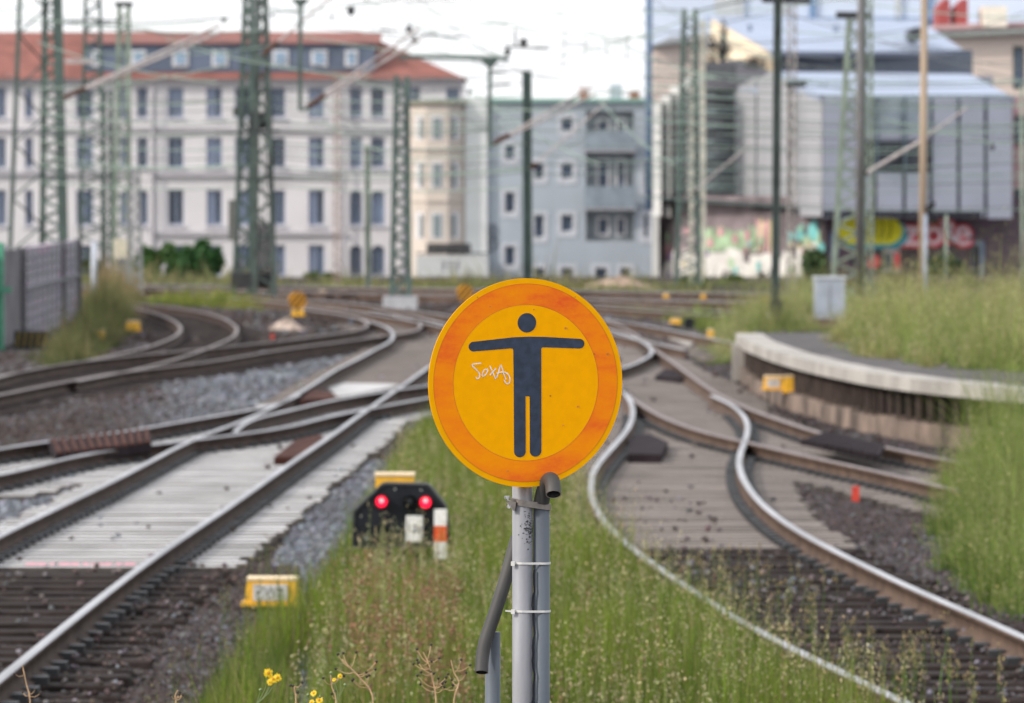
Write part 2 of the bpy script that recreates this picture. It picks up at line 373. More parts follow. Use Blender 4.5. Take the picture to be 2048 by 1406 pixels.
# ------------------------------------------------------------------ gravel (real stones)
def gravel():
    rects = np.array(sleeper_rects); out_v = []; out_c = []
    def zone(y0, y1, dens, size, xr=None):
        ys = rng.uniform(y0, y1, int(dens*(y1-y0)*(y0+y1)/2*.25))
        xs = rng.uniform(-.11, .14, len(ys))*ys
        return xs, ys, np.full(len(ys), size)
    Z = [zone(30, 42, 900, .034), zone(42, 58, 520, .042), zone(58, 80, 240, .058), zone(80, 112, 80, .085), zone(112, 160, 20, .13)]
    x = np.concatenate([z[0] for z in Z]); y = np.concatenate([z[1] for z in Z]); s = np.concatenate([z[2] for z in Z])
    # drop stones that would sit on sleepers (keep few)
    o = np.argsort(rects[:, 2]); rc = rects[o]; keep = np.ones(len(x), bool); onsl = np.zeros(len(x), bool)
    b = .3; cell = {}
    for r in rc:
        for c in range(int(r[2]/b), int(r[3]/b)+1): cell.setdefault(c, []).append(r)
    ci = (y/b).astype(int); od = np.argsort(ci); 
    bounds = np.searchsorted(ci[od], np.arange(ci.max()+2))
    for c, rs in cell.items():
        if c >= len(bounds)-1 or c < 0: continue
        idx = od[bounds[c]:bounds[c+1]]
        for r in rs: onsl[idx] |= (x[idx] > r[0]-.02) & (x[idx] < r[1]+.02) & (y[idx] > r[2]-.01) & (y[idx] < r[3]+.03)
    # between the rails: lower bed, ballast pockets lie in the gaps only
    inside = np.zeros(len(x), bool)
    for a, c in PAIR.values():
        xa, xc = rx(a, y), rx(c, y); inside |= (x > xa-.5) & (x < xc+.5)
    pxx, _ = proj(x, y, 0*x); yw = np.where(pxx < 1024, YW_L, YW_R); ctr = (pxx > 1240) & (y > YW_R) & (y < YW_R+9) & (np.abs(x-(rx('RL', y)+rx('RR', y))/2) < .35)
    pk = np.where(y < yw, np.where((pxx < 1024) & (x < rx('AR', y)), .03, .10)*(.4+np.sin(x*7+y*3)**2), .004); pk = np.where(ctr, .05*(np.sin(x*9+y*1.3)**2+.2), pk)
    keep &= ~onsl | (rng.random(len(x)) < pk)
    keep &= ~(inside & (rng.random(len(x)) < .35))
    x, y, s, onsl, inside = x[keep], y[keep], s[keep], onsl[keep], inside[keep]
    n = len(x); s = s*rng.uniform(.5, 1.15, n)
    z = ground_h(x, y) + s*.18 + np.where(onsl, .07, 0) - np.where(inside & ~onsl, .035, 0)
    px, py = proj(x, y, z)
    # colour by place: dark brown ballast, blue grey fresh ballast patches
    n1 = .5+.5*np.sin(x*1.7+np.sin(y*.31)*2)*np.sin(y*.23+x*.9)
    brown = np.array([.056, .043, .040]); grey = np.array([.16, .175, .205]); viol = np.array([.060, .047, .047])
    g = np.zeros(n)
    L = px < 860
    g = np.where(L & (py > 925) & (px > 1240-py*.62) , .8, g)
    g = np.where(L & (py > 930) & (py < 1075) & (px < 260), .85, g)
    g = np.where(L & (py > 690) & (py < 860), np.clip((px-230)/260, .05, .7), g)
    g = np.where((px < 600) & (py > 1135), .0, g)
    g = np.clip(g + (n1-.5)*.3 + rng.normal(0, .22, n), 0, 1)
    base = np.where((px > 1100)[:, None], viol, brown)
    col = base*(1-g[:, None]) + grey*g[:, None]
    col *= np.exp(rng.normal(0, .33, n))[:, None]*np.where(onsl, 1.5, 1.0)[:, None]; col *= 1+rng.normal(0, .05, (n, 3)); col = np.clip(col, .02, .7)
    cube = np.array([(-1,-1,-1),(1,-1,-1),(1,1,-1),(-1,1,-1),(-1,-1,1),(1,-1,1),(1,1,1),(-1,1,1)], float)*.5
    V = cube[None]*rng.uniform(.65, 1.0, (n, 8, 3))*np.array([1, 1, .75])
    def rotm(ax, a):
        c, s_ = np.cos(a), np.sin(a); M = np.zeros((n, 3, 3)); i, j = [(1, 2), (2, 0), (0, 1)][ax]; M[:, ax, ax] = 1
        M[:, i, i] = c; M[:, j, j] = c; M[:, i, j] = -s_; M[:, j, i] = s_; return M
    Rm = rotm(2, rng.uniform(0, 6.28, n)) @ rotm(0, rng.uniform(-.7, .7, n)) @ rotm(1, rng.uniform(-.7, .7, n))
    V = np.einsum('nij,nkj->nki', Rm, V)*s[:, None, None] + np.stack([x, y, z], 1)[:, None]
    fc = np.array([(0,3,2,1),(4,5,6,7),(0,1,5,4),(1,2,6,5),(2,3,7,6),(3,0,4,7)])
    Fc = (fc[None] + (np.arange(n)*8)[:, None, None]).reshape(-1, 4)
    tag(np_mesh('gravel', V.reshape(-1, 3), Fc, 4, M_GRAV, np.repeat(col, 8, 0)), kind='stuff', label='loose grey and brown ballast stones around the tracks')
    print('stones', n)
gravel()

# ------------------------------------------------------------------ grass
def blades(name, x, y, z, h, wd, col, lean=.35, th=None, label=None, mat_=None, tipcol=None, parent=None, seg=3):
    n = len(x); th = rng.uniform(0, 2*np.pi, n) if th is None else th; ln = np.abs(rng.normal(0, lean, n))*h
    fx = np.cos(th)*ln; fy = np.sin(th)*ln; a = rng.uniform(-.9, .9, n); wx = np.cos(a)*wd/2; wy = np.sin(a)*wd/2
    t = np.linspace(0, 1, seg+1); V = np.zeros((n, seg*2+1, 3)); cc = np.zeros((n, seg*2+1, 3))
    for i in range(seg+1):
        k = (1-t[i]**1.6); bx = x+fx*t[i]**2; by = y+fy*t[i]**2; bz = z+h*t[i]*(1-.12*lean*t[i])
        cm = .58+.52*t[i]; c = col*cm*1.0  # root darker than tip: shade near the ground painted into the blade colour
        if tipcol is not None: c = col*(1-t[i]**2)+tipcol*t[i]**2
        if i < seg:
            V[:, 2*i] = np.stack([bx-wx*k, by-wy*k, bz], 1); V[:, 2*i+1] = np.stack([bx+wx*k, by+wy*k, bz], 1); cc[:, 2*i] = c; cc[:, 2*i+1] = c
        else: V[:, 2*i] = np.stack([bx, by, bz], 1); cc[:, 2*i] = c
    f = []
    for i in range(seg-1): f += [(2*i, 2*i+1, 2*i+3), (2*i, 2*i+3, 2*i+2)]
    i = seg-1; f.append((2*i, 2*i+1, 2*i+2)); f = np.array(f)
    Fc = (f[None] + (np.arange(n)*(seg*2+1))[:, None, None]).reshape(-1, 3)
    o = np_mesh(name, V.reshape(-1, 3), Fc, 3, mat_ or M_GRASS, np.clip(cc.reshape(-1, 3), 0, 1), parent=parent)
    return o
M_GRASS = mat('grass_blade', (1, 1, 1), .6, 0, .08, 3, attr=True, trans=.38, spec=.25)
def sample_px(poly, n, z=0.0, minpy=None):
    """uniform on the ground inside a pixel polygon"""
    G = [tuple(at_z(a, b, z)[:2]) for a, b in poly]; xs = [g[0] for g in G]; ys = [g[1] for g in G]
    outx = []; outy = []; tot = 0
    while tot < n:
        x = rng.uniform(min(xs), max(xs), n*2); y = rng.uniform(min(ys), max(ys), n*2); k = inpoly(x, y, G)
        outx.append(x[k]); outy.append(y[k]); tot += k.sum()
    return np.concatenate(outx)[:n], np.concatenate(outy)[:n]
def area_px(poly, z=0.0):
    G = [at_z(a, b, z)[:2] for a, b in poly]
    return abs(sum(G[i][0]*G[(i+1) % len(G)][1]-G[(i+1) % len(G)][0]*G[i][1] for i in range(len(G))))/2
def jit(col, n, s=.18, hs=.05):
    c = np.array(col)[None]*np.exp(rng.normal(0, s, n))[:, None]; c = c*(1+rng.normal(0, hs, (n, 3))); return c
POLYC = [(300,1640),(350,1440),(470,1320),(570,1240),(650,1140),(690,1060),(755,985),(790,905),(860,865),(1000,845),(1120,850),(1165,930),(1172,990),(1195,1060),(1240,1105),(1300,1150),(1400,1222),(1520,1300),(1720,1410),(1990,1560),(2060,1640)]
def edge_dist(x, y, poly, z=0.0):
    G = [at_z(a, b, z)[:2] for a, b in poly]; d = np.full(len(x), 1e9)
    for i in range(len(G)):
        p = G[i]; q = G[(i+1) % len(G)]; v = q-p; t = np.clip(((x-p[0])*v[0]+(y-p[1])*v[1])/(v@v), 0, 1)
        d = np.minimum(d, np.hypot(x-p[0]-t*v[0], (y-p[1]-t*v[1])*.35+0*x))
    return d
def central_grass():
    A = area_px(POLYC); n = int(A*1400); print('central grass', A, n)
    x, y = sample_px(POLYC, n); ed = edge_dist(x, y, POLYC)
    clump = .5+.5*np.sin(x*5.1+np.sin(y*1.9)*1.3)*np.sin(y*2.7+x*1.1)
    clump2 = .5+.5*np.sin(x*1.9+1.1)*np.sin(y*.8+.7)
    px, py = proj(x, y, 0*x)
    dens = np.clip(ed/.28, .12, 1)*(.35+.65*clump)
    # bare patch near the bottom left of the strip
    bp_ = np.exp(-(((px-606)/52)**2+((py-1440)/120)**2)); dens *= 1-np.clip(1.3*bp_, 0, 1)
    k = rng.random(n) < dens; x, y, ed, clump, clump2, px = x[k], y[k], ed[k], clump[k], clump2[k], px[k]; n = len(x)
    h = (.26+.30*clump2+.18*clump)*np.where(px > 1000, np.clip(ed/.6, .22, 1), np.clip(ed/.35, .5, 1))*rng.uniform(.4, 1.25, n)
    pxb, pyb = proj(x, y, 0*x); sig = (pxb > 680) & (pxb < 915) & (pyb > 1150)
    h = np.where(sig, np.minimum(h, np.clip((pyb-1118)/F*y, .06, 9)*rng.uniform(.6, 1.2, n)), h)
    tall = (px > 1000); h = np.where(tall, h*1.0, h)
    mixv = np.clip(clump2+rng.normal(0, .2, n), 0, 1)[:, None]
    col = (np.array([.142, .195, .018])*mixv+np.array([.060, .108, .020])*(1-mixv))*np.exp(rng.normal(0, .38, n))[:, None]
    dry = rng.random(n) < .17; col[dry] = jit((.26, .21, .10), dry.sum())
    bright = rng.random(n) < .07; col[bright] = jit((.20, .31, .02), bright.sum())
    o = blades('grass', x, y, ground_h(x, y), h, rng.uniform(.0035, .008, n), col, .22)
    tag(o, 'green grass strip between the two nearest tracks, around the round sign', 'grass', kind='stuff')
    # flowering stalks with pale and rust seed heads
    def stalks(name, poly, n, hr, colr, headc, hw, label, bias=None):
        x, y = sample_px(poly, n); h = rng.uniform(*hr, n); z = ground_h(x, y)
        pxb, pyb = proj(x, y, 0*x); sg_ = (pxb > 690) & (pxb < 910) & (pyb > 1150); h = np.where(sg_, np.minimum(h, np.clip((pyb-(1085 if name == 'sorrel' else 1010))/F*y, .08, 9)*rng.uniform(.5, 1.15, n)), h)
        c = jit(colr, n); s = blades(name, x, y, z, h, np.full(n, .008), c, .10, seg=3)
        tag(s, label, 'grass', kind='stuff')
        # heads: small clustered diamonds near each tip
        m = 9; X = np.repeat(x, m); Y = np.repeat(y, m); Hh = np.repeat(h, m); Z = np.repeat(z, m) + Hh*rng.uniform(.60, 1.0, n*m)
        X = X+rng.normal(0, .012, n*m); Y = Y+rng.normal(0, .012, n*m); r = hw*rng.uniform(.5, 1.2, n*m)
        oc = np.array([(1,0,0),(0,1,0),(-1,0,0),(0,-1,0),(0,0,1.8),(0,0,-1.8)], float)
        V = oc[None]*r[:, None, None]+np.stack([X, Y, Z], 1)[:, None]
        f = np.array([(0,1,4),(1,2,4),(2,3,4),(3,0,4),(1,0,5),(2,1,5),(3,2,5),(0,3,5)])
        Fc = (f[None]+(np.arange(n*m)*6)[:, None, None]).reshape(-1, 3)
        hc = np.repeat(jit(headc, n*m, .3), 6, 0)
        return tag(np_mesh(name+'_heads', V.reshape(-1, 3), Fc, 3, M_STEM, np.clip(hc, 0, 1)), label+', seed heads', 'grass', kind='stuff')
    stalks('sorrel', [(700,1560),(690,1330),(720,1250),(900,1250),(930,1330),(940,1560)], 330, (.42, .72), (.30, .20, .08), (.31, .165, .10), .0068, 'rust brown sorrel stalks in front of the low signal')
    stalks('flowering_grass', [(560,1600),(700,1180),(800,960),(1150,900),(1200,1100),(1500,1330),(1950,1600)], 2300, (.40, .78), (.24, .28, .08), (.50, .45, .28), .0048, 'tall thin grass with pale seed heads in the middle strip')
    stalks('sorrel', [(560,1600),(700,1180),(800,1000),(1150,930),(1200,1120),(1500,1350),(1900,1600)], 160, (.40, .72), (.28, .19, .08), (.30, .17, .11), .0058, 'scattered reddish stalks through the whole grass strip')
    stalks('track_weeds', [(250,1600),(330,1420),(420,1240),(560,1160),(700,1160),(640,1600)], 110, (.2, .5), (.12, .2, .05), (.22, .2, .1), .006, 'sparse weeds beside the nearest left rail')
    stalks('rail_side_weeds', [(1300,1180),(1400,1130),(1560,1180),(1760,1290),(2000,1380),(2040,1500),(1700,1420)], 150, (.15, .42), (.12, .2, .05), (.34, .28, .14), .006, 'thin weeds growing between the rails of the right track')
central_grass()

def mass(name, poly, z, n, hr, cols, wd, label, lean=.3, hfun=None, tip=None, fall=.6, seeds=0, seedc=(.46, .42, .24), cs=1.0):
    nt_ = max(12, n//70); tx, ty = sample_px(poly, nt_, z); ti = rng.integers(0, nt_, n); sp_ = rng.uniform(.05, .16, nt_)*max(1, wd/.009)
    ox = rng.normal(0, 1, n)*sp_[ti]; oy = rng.normal(0, 1, n)*sp_[ti]*1.3; x = tx[ti]+ox; y = ty[ti]+oy; th_ = np.arctan2(oy, ox)+rng.normal(0, .5, n)
    h = rng.uniform(*hr, n)*np.exp(rng.normal(0, .28, nt_))[ti]*np.clip(1.15-.25*np.hypot(ox, oy)/sp_[ti], .45, 1.2); ed = edge_dist(x, y, poly, z); ed = np.where(inpoly(x, y, [tuple(at_z(a_, b_, z)[:2]) for a_, b_ in poly]), ed, 0)
    tone = np.exp(rng.normal(0, .22, nt_))[ti]; straw = (rng.random(nt_) < .16)[ti]
    cl = .5+.5*np.sin(x*2.3/cs+np.sin(y*.9/cs)*1.7)*np.sin(y*.7/cs+x*.8/cs); cl2 = .5+.5*np.sin(x*6.1/cs+y*.4)*np.sin(y*1.9/cs+x*1.3)
    h *= (.5+.5*cl+.3*cl2)*np.clip(.3+.7*ed/fall, .3, 1)
    h *= np.where(rng.random(n) < .12, rng.uniform(1.2, 1.6, n), 1.0)*np.exp(rng.normal(-.05, .34, n))
    k = rng.random(n) < (.25+.75*cl2*.6+.4*cl); x, y, h, cl, th_, tone, straw = x[k], y[k], h[k], cl[k], th_[k], tone[k], straw[k]; n = len(x)
    m = np.clip(cl+rng.normal(0, .3, n), 0, 1)[:, None]
    col = (np.array(cols[0])*m+np.array(cols[1])*(1-m))*np.exp(rng.normal(0, .3, n))[:, None]
    col *= tone[:, None]; col[straw] = col[straw]*.45+np.array([.20, .17, .08])*rng.uniform(.6, 1.2, (straw.sum(), 1))
    o = blades(name, x, y, np.full(n, z), h, wd*rng.uniform(.6, 1.3, n), col, lean*1.25, th=th_, tipcol=None if tip is None else jit(tip, n, .3))
    tag(o, label, 'grass', kind='stuff')
    if seeds:
        k = rng.integers(0, n, seeds); m = 6; X = np.repeat(x[k], m)+rng.normal(0, wd*5, seeds*m); Y = np.repeat(y[k], m)+rng.normal(0, wd*5, seeds*m)
        Zs = z+np.repeat(h[k], m)*rng.uniform(.75, 1.4, seeds*m); r_ = wd*.75*rng.uniform(.4, 1.2, seeds*m)
        oc = np.array([(1,0,0),(0,1,0),(-1,0,0),(0,-1,0),(0,0,1.8),(0,0,-1.8)], float); V = oc[None]*r_[:, None, None]+np.stack([X, Y, Zs], 1)[:, None]
        f = np.array([(0,1,4),(1,2,4),(2,3,4),(3,0,4),(1,0,5),(2,1,5),(3,2,5),(0,3,5)]); Fc = (f[None]+(np.arange(seeds*m)*6)[:, None, None]).reshape(-1, 3)
        tag(np_mesh('grass_seed_heads', V.reshape(-1, 3), Fc, 3, M_STEM, np.clip(np.repeat(jit(seedc, seeds*m, .3), 6, 0), 0, 1)), label+', seed heads', 'grass', kind='stuff')
    return o
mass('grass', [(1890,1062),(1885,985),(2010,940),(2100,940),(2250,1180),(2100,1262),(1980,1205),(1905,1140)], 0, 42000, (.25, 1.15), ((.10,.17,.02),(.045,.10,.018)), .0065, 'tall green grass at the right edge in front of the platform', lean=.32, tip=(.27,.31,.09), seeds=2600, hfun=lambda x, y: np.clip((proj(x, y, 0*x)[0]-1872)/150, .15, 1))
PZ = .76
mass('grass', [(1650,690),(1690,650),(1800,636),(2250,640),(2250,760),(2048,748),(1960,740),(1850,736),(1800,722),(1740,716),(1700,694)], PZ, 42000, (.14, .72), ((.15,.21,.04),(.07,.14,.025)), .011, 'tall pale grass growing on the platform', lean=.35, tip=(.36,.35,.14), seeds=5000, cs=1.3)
mass('grass', [(1430,735),(1430,655),(1480,640),(1640,640),(1640,668),(1488,670),(1480,735)], 0, 16000, (.25, .75), ((.15,.21,.05),(.08,.14,.03)), .012, 'green weeds around the far end of the platform', lean=.4, tip=(.38,.36,.16), seeds=900)
mass('grass', [(1700,650),(1740,598),(2250,590),(2250,655)], 0, 30000, (.10, .42), ((.20,.22,.07),(.12,.17,.04)), .016, 'yellowish grass mound behind the platform', lean=.4, tip=(.38,.34,.17), seeds=3000, cs=2.5, fall=1)
mass('grass', [(1500,652),(1500,622),(1640,612),(1740,612),(1720,652)], 0, 12000, (.2, .6), ((.20,.25,.07),(.12,.19,.05)), .016, 'low weeds between the dark green pole and the grey cabinet', lean=.4, tip=(.40,.38,.18))
mass('grass', [(130,745),(60,722),(150,672),(165,610),(285,585),(272,640),(225,700)], 0, 26000, (.2, .85), ((.075,.11,.03),(.05,.08,.03)), .012, 'dark green weeds beside the graffiti wall', lean=.5, tip=(.20,.17,.08), seeds=500, seedc=(.25,.20,.1))
mass('grass', [(165,612),(175,585),(282,576),(276,612)], 0, 8000, (.4, .85), ((.34,.24,.12),(.24,.19,.09)), .013, 'dry tan grass behind the graffiti wall', lean=.4, tip=(.40,.28,.15), seeds=900, seedc=(.42,.30,.18))
mass('grass', [(270,612),(290,600),(470,602),(560,612),(540,625),(420,618)], 0, 7000, (.08, .35), ((.26,.29,.05),(.15,.21,.04)), .02, 'low yellow green weeds between the tracks, left of the striped disc', lean=.5)
mass('grass', [(560,580),(560,572),(1000,572),(1340,580),(1500,590),(1500,600),(1340,594),(1000,584)], 0, 6000, (.05, .3), ((.26,.26,.10),(.17,.20,.07)), .04, 'patchy weeds along the farthest track', lean=.6, fall=.1, cs=4)
mass('grass', [(1180,628),(1430,632),(1560,650),(1440,690),(1400,668),(1300,640)], 0, 12000, (.05, .3), ((.20,.25,.06),(.13,.19,.05)), .02, 'low green weeds right of the round sign', lean=.5)
mass('grass', [(-50,574),(-50,564),(560,568),(2100,572),(2100,578),(560,572)], -.02, 7000, (.1, .7), ((.22,.22,.10),(.10,.14,.05)), .045, 'scrubby growth along the far edge of the yard', lean=.5, fall=.1, cs=5, tip=(.30,.26,.14))

# ------------------------------------------------------------------ the round sign and its pole
def disc_pts(r, n=96): return [(r*math.cos(2*math.pi*i/n), r*math.sin(2*math.pi*i/n)) for i in range(n)]
SY = 16.32
SC = at_y(1052, 765.5, SY)
ang = R(21.8)   # faces towards the right of the camera
UX = np.array([math.cos(ang), math.sin(ang), 0]); NX = np.array([math.sin(ang), -math.cos(ang), 0]); UZ = np.array([0, 0, 1.0])
def S3(u, v, dn=0.0): return SC + UX*u + UZ*v + NX*dn
sg = empty('round_sign', (SC[0], SC[1]+.02, .7), 'round yellow and orange no entry sign with a dark figure, on a grey pole', 'sign')
def sheet(name, pts2, dn, th, m, parent=sg):
    mb = MB(); mb.slab([S3(u, v, dn) for u, v in pts2], -NX*th); return mb.build(name, m, parent)
def ringm(name, r0, r1, dn, m, n=128):
    mb = MB(); v = []
    for d in (dn, dn-.0003):
        for r in (r0, r1): v += [S3(r*math.cos(2*math.pi*i/n), r*math.sin(2*math.pi*i/n), d) for i in range(n)]
    f = []
    for i in range(n):
        j = (i+1) % n; f += [(i, j, n+j, n+i)[::-1], (2*n+i, 3*n+i, 3*n+j, 2*n+j), (n+i, n+j, 3*n+j, 3*n+i)[::-1]]
    mb.add(v, f); return mb.build(name, m, sg)
M_SY = mat('sign_yellow', (0.97, 0.42, 0.0), 0.5, 0, 0.035, 30, spec=.05)
M_SB = mat('sign_margin', (0.93, 0.42, 0.0), 0.5, 0, 0.03, 30, spec=.05)
def ring_mat():
    m = bpy.data.materials.new('sign_orange_faded'); m.use_nodes = True; t = m.node_tree; b = t.nodes['Principled BSDF']
    b.inputs['Roughness'].default_value = .5; b.inputs['Specular IOR Level'].default_value = .05
    tc = t.nodes.new('ShaderNodeTexCoord'); mp = t.nodes.new('ShaderNodeMapping'); mp.inputs['Rotation'].default_value = (0, R(-25), 0); mp.inputs['Scale'].default_value = (1, 1, 2.6)
    n = t.nodes.new('ShaderNodeTexNoise'); n.inputs['Scale'].default_value = 3.6; n.inputs['Detail'].default_value = 9; n.inputs['Roughness'].default_value = .62
    n2 = t.nodes.new('ShaderNodeTexNoise'); n2.inputs['Scale'].default_value = 95; n2.inputs['Detail'].default_value = 3
    t.links.new(tc.outputs['Object'], mp.inputs[0]); t.links.new(mp.outputs[0], n.inputs[0]); t.links.new(tc.outputs['Object'], n2.inputs[0])
    ad = t.nodes.new('ShaderNodeMath'); ad.operation = 'MULTIPLY_ADD'; ad.inputs[1].default_value = .10; t.links.new(n2.outputs['Fac'], ad.inputs[0]); t.links.new(n.outputs['Fac'], ad.inputs[2])
    r = t.nodes.new('ShaderNodeValToRGB'); e = r.color_ramp.elements
    e[0].position = .40; e[0].color = (.95, .31, .004, 1); e[1].position = .76; e[1].color = (.80, .085, .025, 1)
    x = e.new(.56); x.color = (.92, .235, .01, 1)
    t.links.new(ad.outputs[0], r.inputs[0]); t.links.new(r.outputs[0], b.inputs['Base Color']); return m
M_RING = ring_mat()
M_NAVY = mat('sign_navy', (0.026, 0.040, 0.072), 0.45, 0, 0.25, 40, spec=.4)
sheet('plate', disc_pts(.3), 0, .003, [M_SB])
ringm('ring', .2235, .2838, .0006, M_RING)
sheet('field', disc_pts(.2235, 128), .0006, .0003, M_SY)
mb = MB()
for r_ in (.2238, .2838):
    n = 128; v = [S3(r_*math.cos(2*math.pi*i/n), r_*math.sin(2*math.pi*i/n), .0009) for i in range(n)]+[S3((r_+.0011)*math.cos(2*math.pi*i/n), (r_+.0011)*math.sin(2*math.pi*i/n), .0009) for i in range(n)]
    mb.add(v, [(i, n+i, n+(i+1) % n, (i+1) % n) for i in range(n)])
mb.build('outline', mat('sign_outline', (.52, .13, .012), .5), sg)
K = 3.057
def zp(x, y): # zoomed crop pixel -> sign plane
    return ((x/K+840-1052)/195.0*.3, (765.5-(y/K+540))/210.5*.3)
def arc(cx, cy, r, a0, a1, n=12, ry=None):
    ry = ry or r
    return [(cx+r*math.cos(R(a0+(a1-a0)*i/n)), cy-ry*math.sin(R(a0+(a1-a0)*i/n))) for i in range(n+1)]
fig = []
fig += [(568,408)] + arc(326,463,30,95,270) + [(552,477)] + arc(556,489,13,90,0,4)[1:] 
fig += [(572,700),(574,1112)] + arc(610,1112,36,180,360) + [(645,773),(670,773),(671,1110)] + arc(706.5,1110,36,180,360)
fig += [(742,700),(741,486)] + arc(754,485,13,180,90,4) + arc(978,452,30,-90,85) + [(756,407),(660,405)]
sheet('figure', [zp(*p) for p in fig][::-1], .0012, .0003, M_NAVY)
sheet('figure_head', [zp(*p) for p in arc(653,320,57,0,354,48,60)], .0012, .0003, M_NAVY)
def ribbon(mb, pts, wd, dn=.0018):
    P = [np.array(zp(*p)) for p in pts]
    # smooth
    Q = []
    for i in range(len(P)-1):
        p0 = P[max(i-1, 0)]; p1 = P[i]; p2 = P[i+1]; p3 = P[min(i+2, len(P)-1)]
        for t in np.linspace(0, 1, 6, endpoint=False): Q.append(.5*((2*p1)+(-p0+p2)*t+(2*p0-5*p1+4*p2-p3)*t*t+(-p0+3*p1-3*p2+p3)*t**3))
    Q.append(P[-1]); Q = np.array(Q); T = np.gradient(Q, axis=0); T /= np.linalg.norm(T, axis=1)[:, None]+1e-9; N = np.stack([-T[:, 1], T[:, 0]], 1)*wd/2
    n = len(Q); ww = 1+.15*np.sin(np.arange(n)*.9)
    v = [S3(*(q+nn*k_), dn) for q, nn, k_ in zip(Q, N, ww)]+[S3(*(q-nn*k_), dn) for q, nn, k_ in zip(Q, N, ww)]
    mb.add(v, [(i, i+1, n+i+1, n+i)[::-1] for i in range(n-1)])
mb = MB()
for k_, st in enumerate(([(372,566),(345,568),(318,572),(322,586),(342,604),(361,628),(362,648),(350,660),(338,650)], [(412,606),(392,606),(378,632),(384,646),(400,634),(412,612),(408,600)],
          [(424,582),(438,612),(452,644),(460,664)], [(462,598),(444,618),(424,640)], [(466,656),(476,626),(490,580),(500,600),(512,640),(524,668)],
          [(466,630),(490,622),(514,622),(536,636),(547,662),(544,686),(532,694),(520,686),(512,670)])):
    ribbon(mb, st, .0034, .0018+.0002*k_)
mb.build('scrawled_tag', mat('marker_silver', (.78, .76, .74), .5, 0, .12, 60), sg)
mb = MB()
for (x_, y_, r_) in ((892,355,9),(696,238,5),(968,840,7),(797,772,5),(1153,518,9),(1068,517,6),(427,218,5),(876,955,5),(534,1232,6),(950,163,4),(350,160,4)):
    mb.slab([S3(*zp(x_+r_*math.cos(a)*(.7+.5*((i*5) % 3)/2), y_+r_*math.sin(a)*.8), .0014) for i, a in enumerate(np.linspace(0, 2*math.pi, 8, endpoint=False)[::-1])], -NX*.0002)
mb.build('rust_specks', mat('speck_rust', (.42, .15, .03), .7, 0, .5, 50), sg)
def galv(name, base, dark):
    m = mat(name, dark, .62, .12, .1, 9, col2=base, detail=8, stretch=(1, 1, .12), bump=.05, bscale=90); return m
M_POLE = galv('galvanised_pale', (.41, .415, .45), (.235, .24, .265))
M_PIPE = galv('galvanised_blue', (.13, .155, .185), (.085, .10, .125))
M_PIPED = galv('pipe_dull', (.085, .083, .081), (.045, .044, .044))
PYp = SY+.055
px_m = SY/F
def cyl_pts(px, y0, y1, Y): return [at_y(px, y0, Y), at_y(px, y1, Y)]
M_HOLE = mat('pipe_inside', (.012, .011, .010), .9, spec=.1); M_LIP = mat('cut_edge', (.42, .38, .33), .5)
def hollow(mb, pts, r, n=24, mi=0, wall=.003):
    mb.tube(pts, r, n, mi, caps=False)
    # inner wall and lip at both ends
    P = [Vector([float(c) for c in p]) for p in pts]
    for e0, e1 in ((P[0], P[1]), (P[-1], P[-2])):
        d = (e1-e0).normalized(); mb.tube([e0, e0+d*.0005], [r, r-wall], n, 2, caps=False)
        inner = MB().tube([e0+d*.0006, e0+d*min(.030, (e1-e0).length*.9)], r-wall, n, 1, caps=False)
        mb.add(inner.v, [tuple(reversed(f)) for f in inner.f], 1)
top = at_y(1045, 650, PYp); bot = at_y(1045, 1640, PYp)
MB().tube([(top[0], PYp, top[2]), (top[0], PYp, .6)], .0295, 40).build('pole', M_POLE, sg, smooth=True)
mb = MB()
for zz in (SC[2]+.12, SC[2]-.16):
    mb.box(top[0]-.05, top[0]+.05, SY+.034, PYp-.02, zz-.015, zz+.015)
mb.build('bracket', M_PIPE, sg)
# scuffed paint flakes on the pole
mb = MB()
for i in range(130):
    a_ = rng.normal(.85, .42); zz = at_y(1045, rng.normal(1058, 16), PYp)[2]; r_ = .0299+.0001*(i % 4)
    aw = rng.uniform(.03, .22); hh = rng.uniform(.0006, .0030)
    v = [(top[0]+math.sin(a_+k*aw)*r_, PYp-math.cos(a_+k*aw)*r_, zz+q*hh) for k, q in ((-.5,-1),(.5,-.6),(.5,.8),(-.4,1))]
    mb.add(v, [(0,1,2,3)])
mb.build('scuff_marks', mat('scuff', (.05, .05, .055), .8), sg)
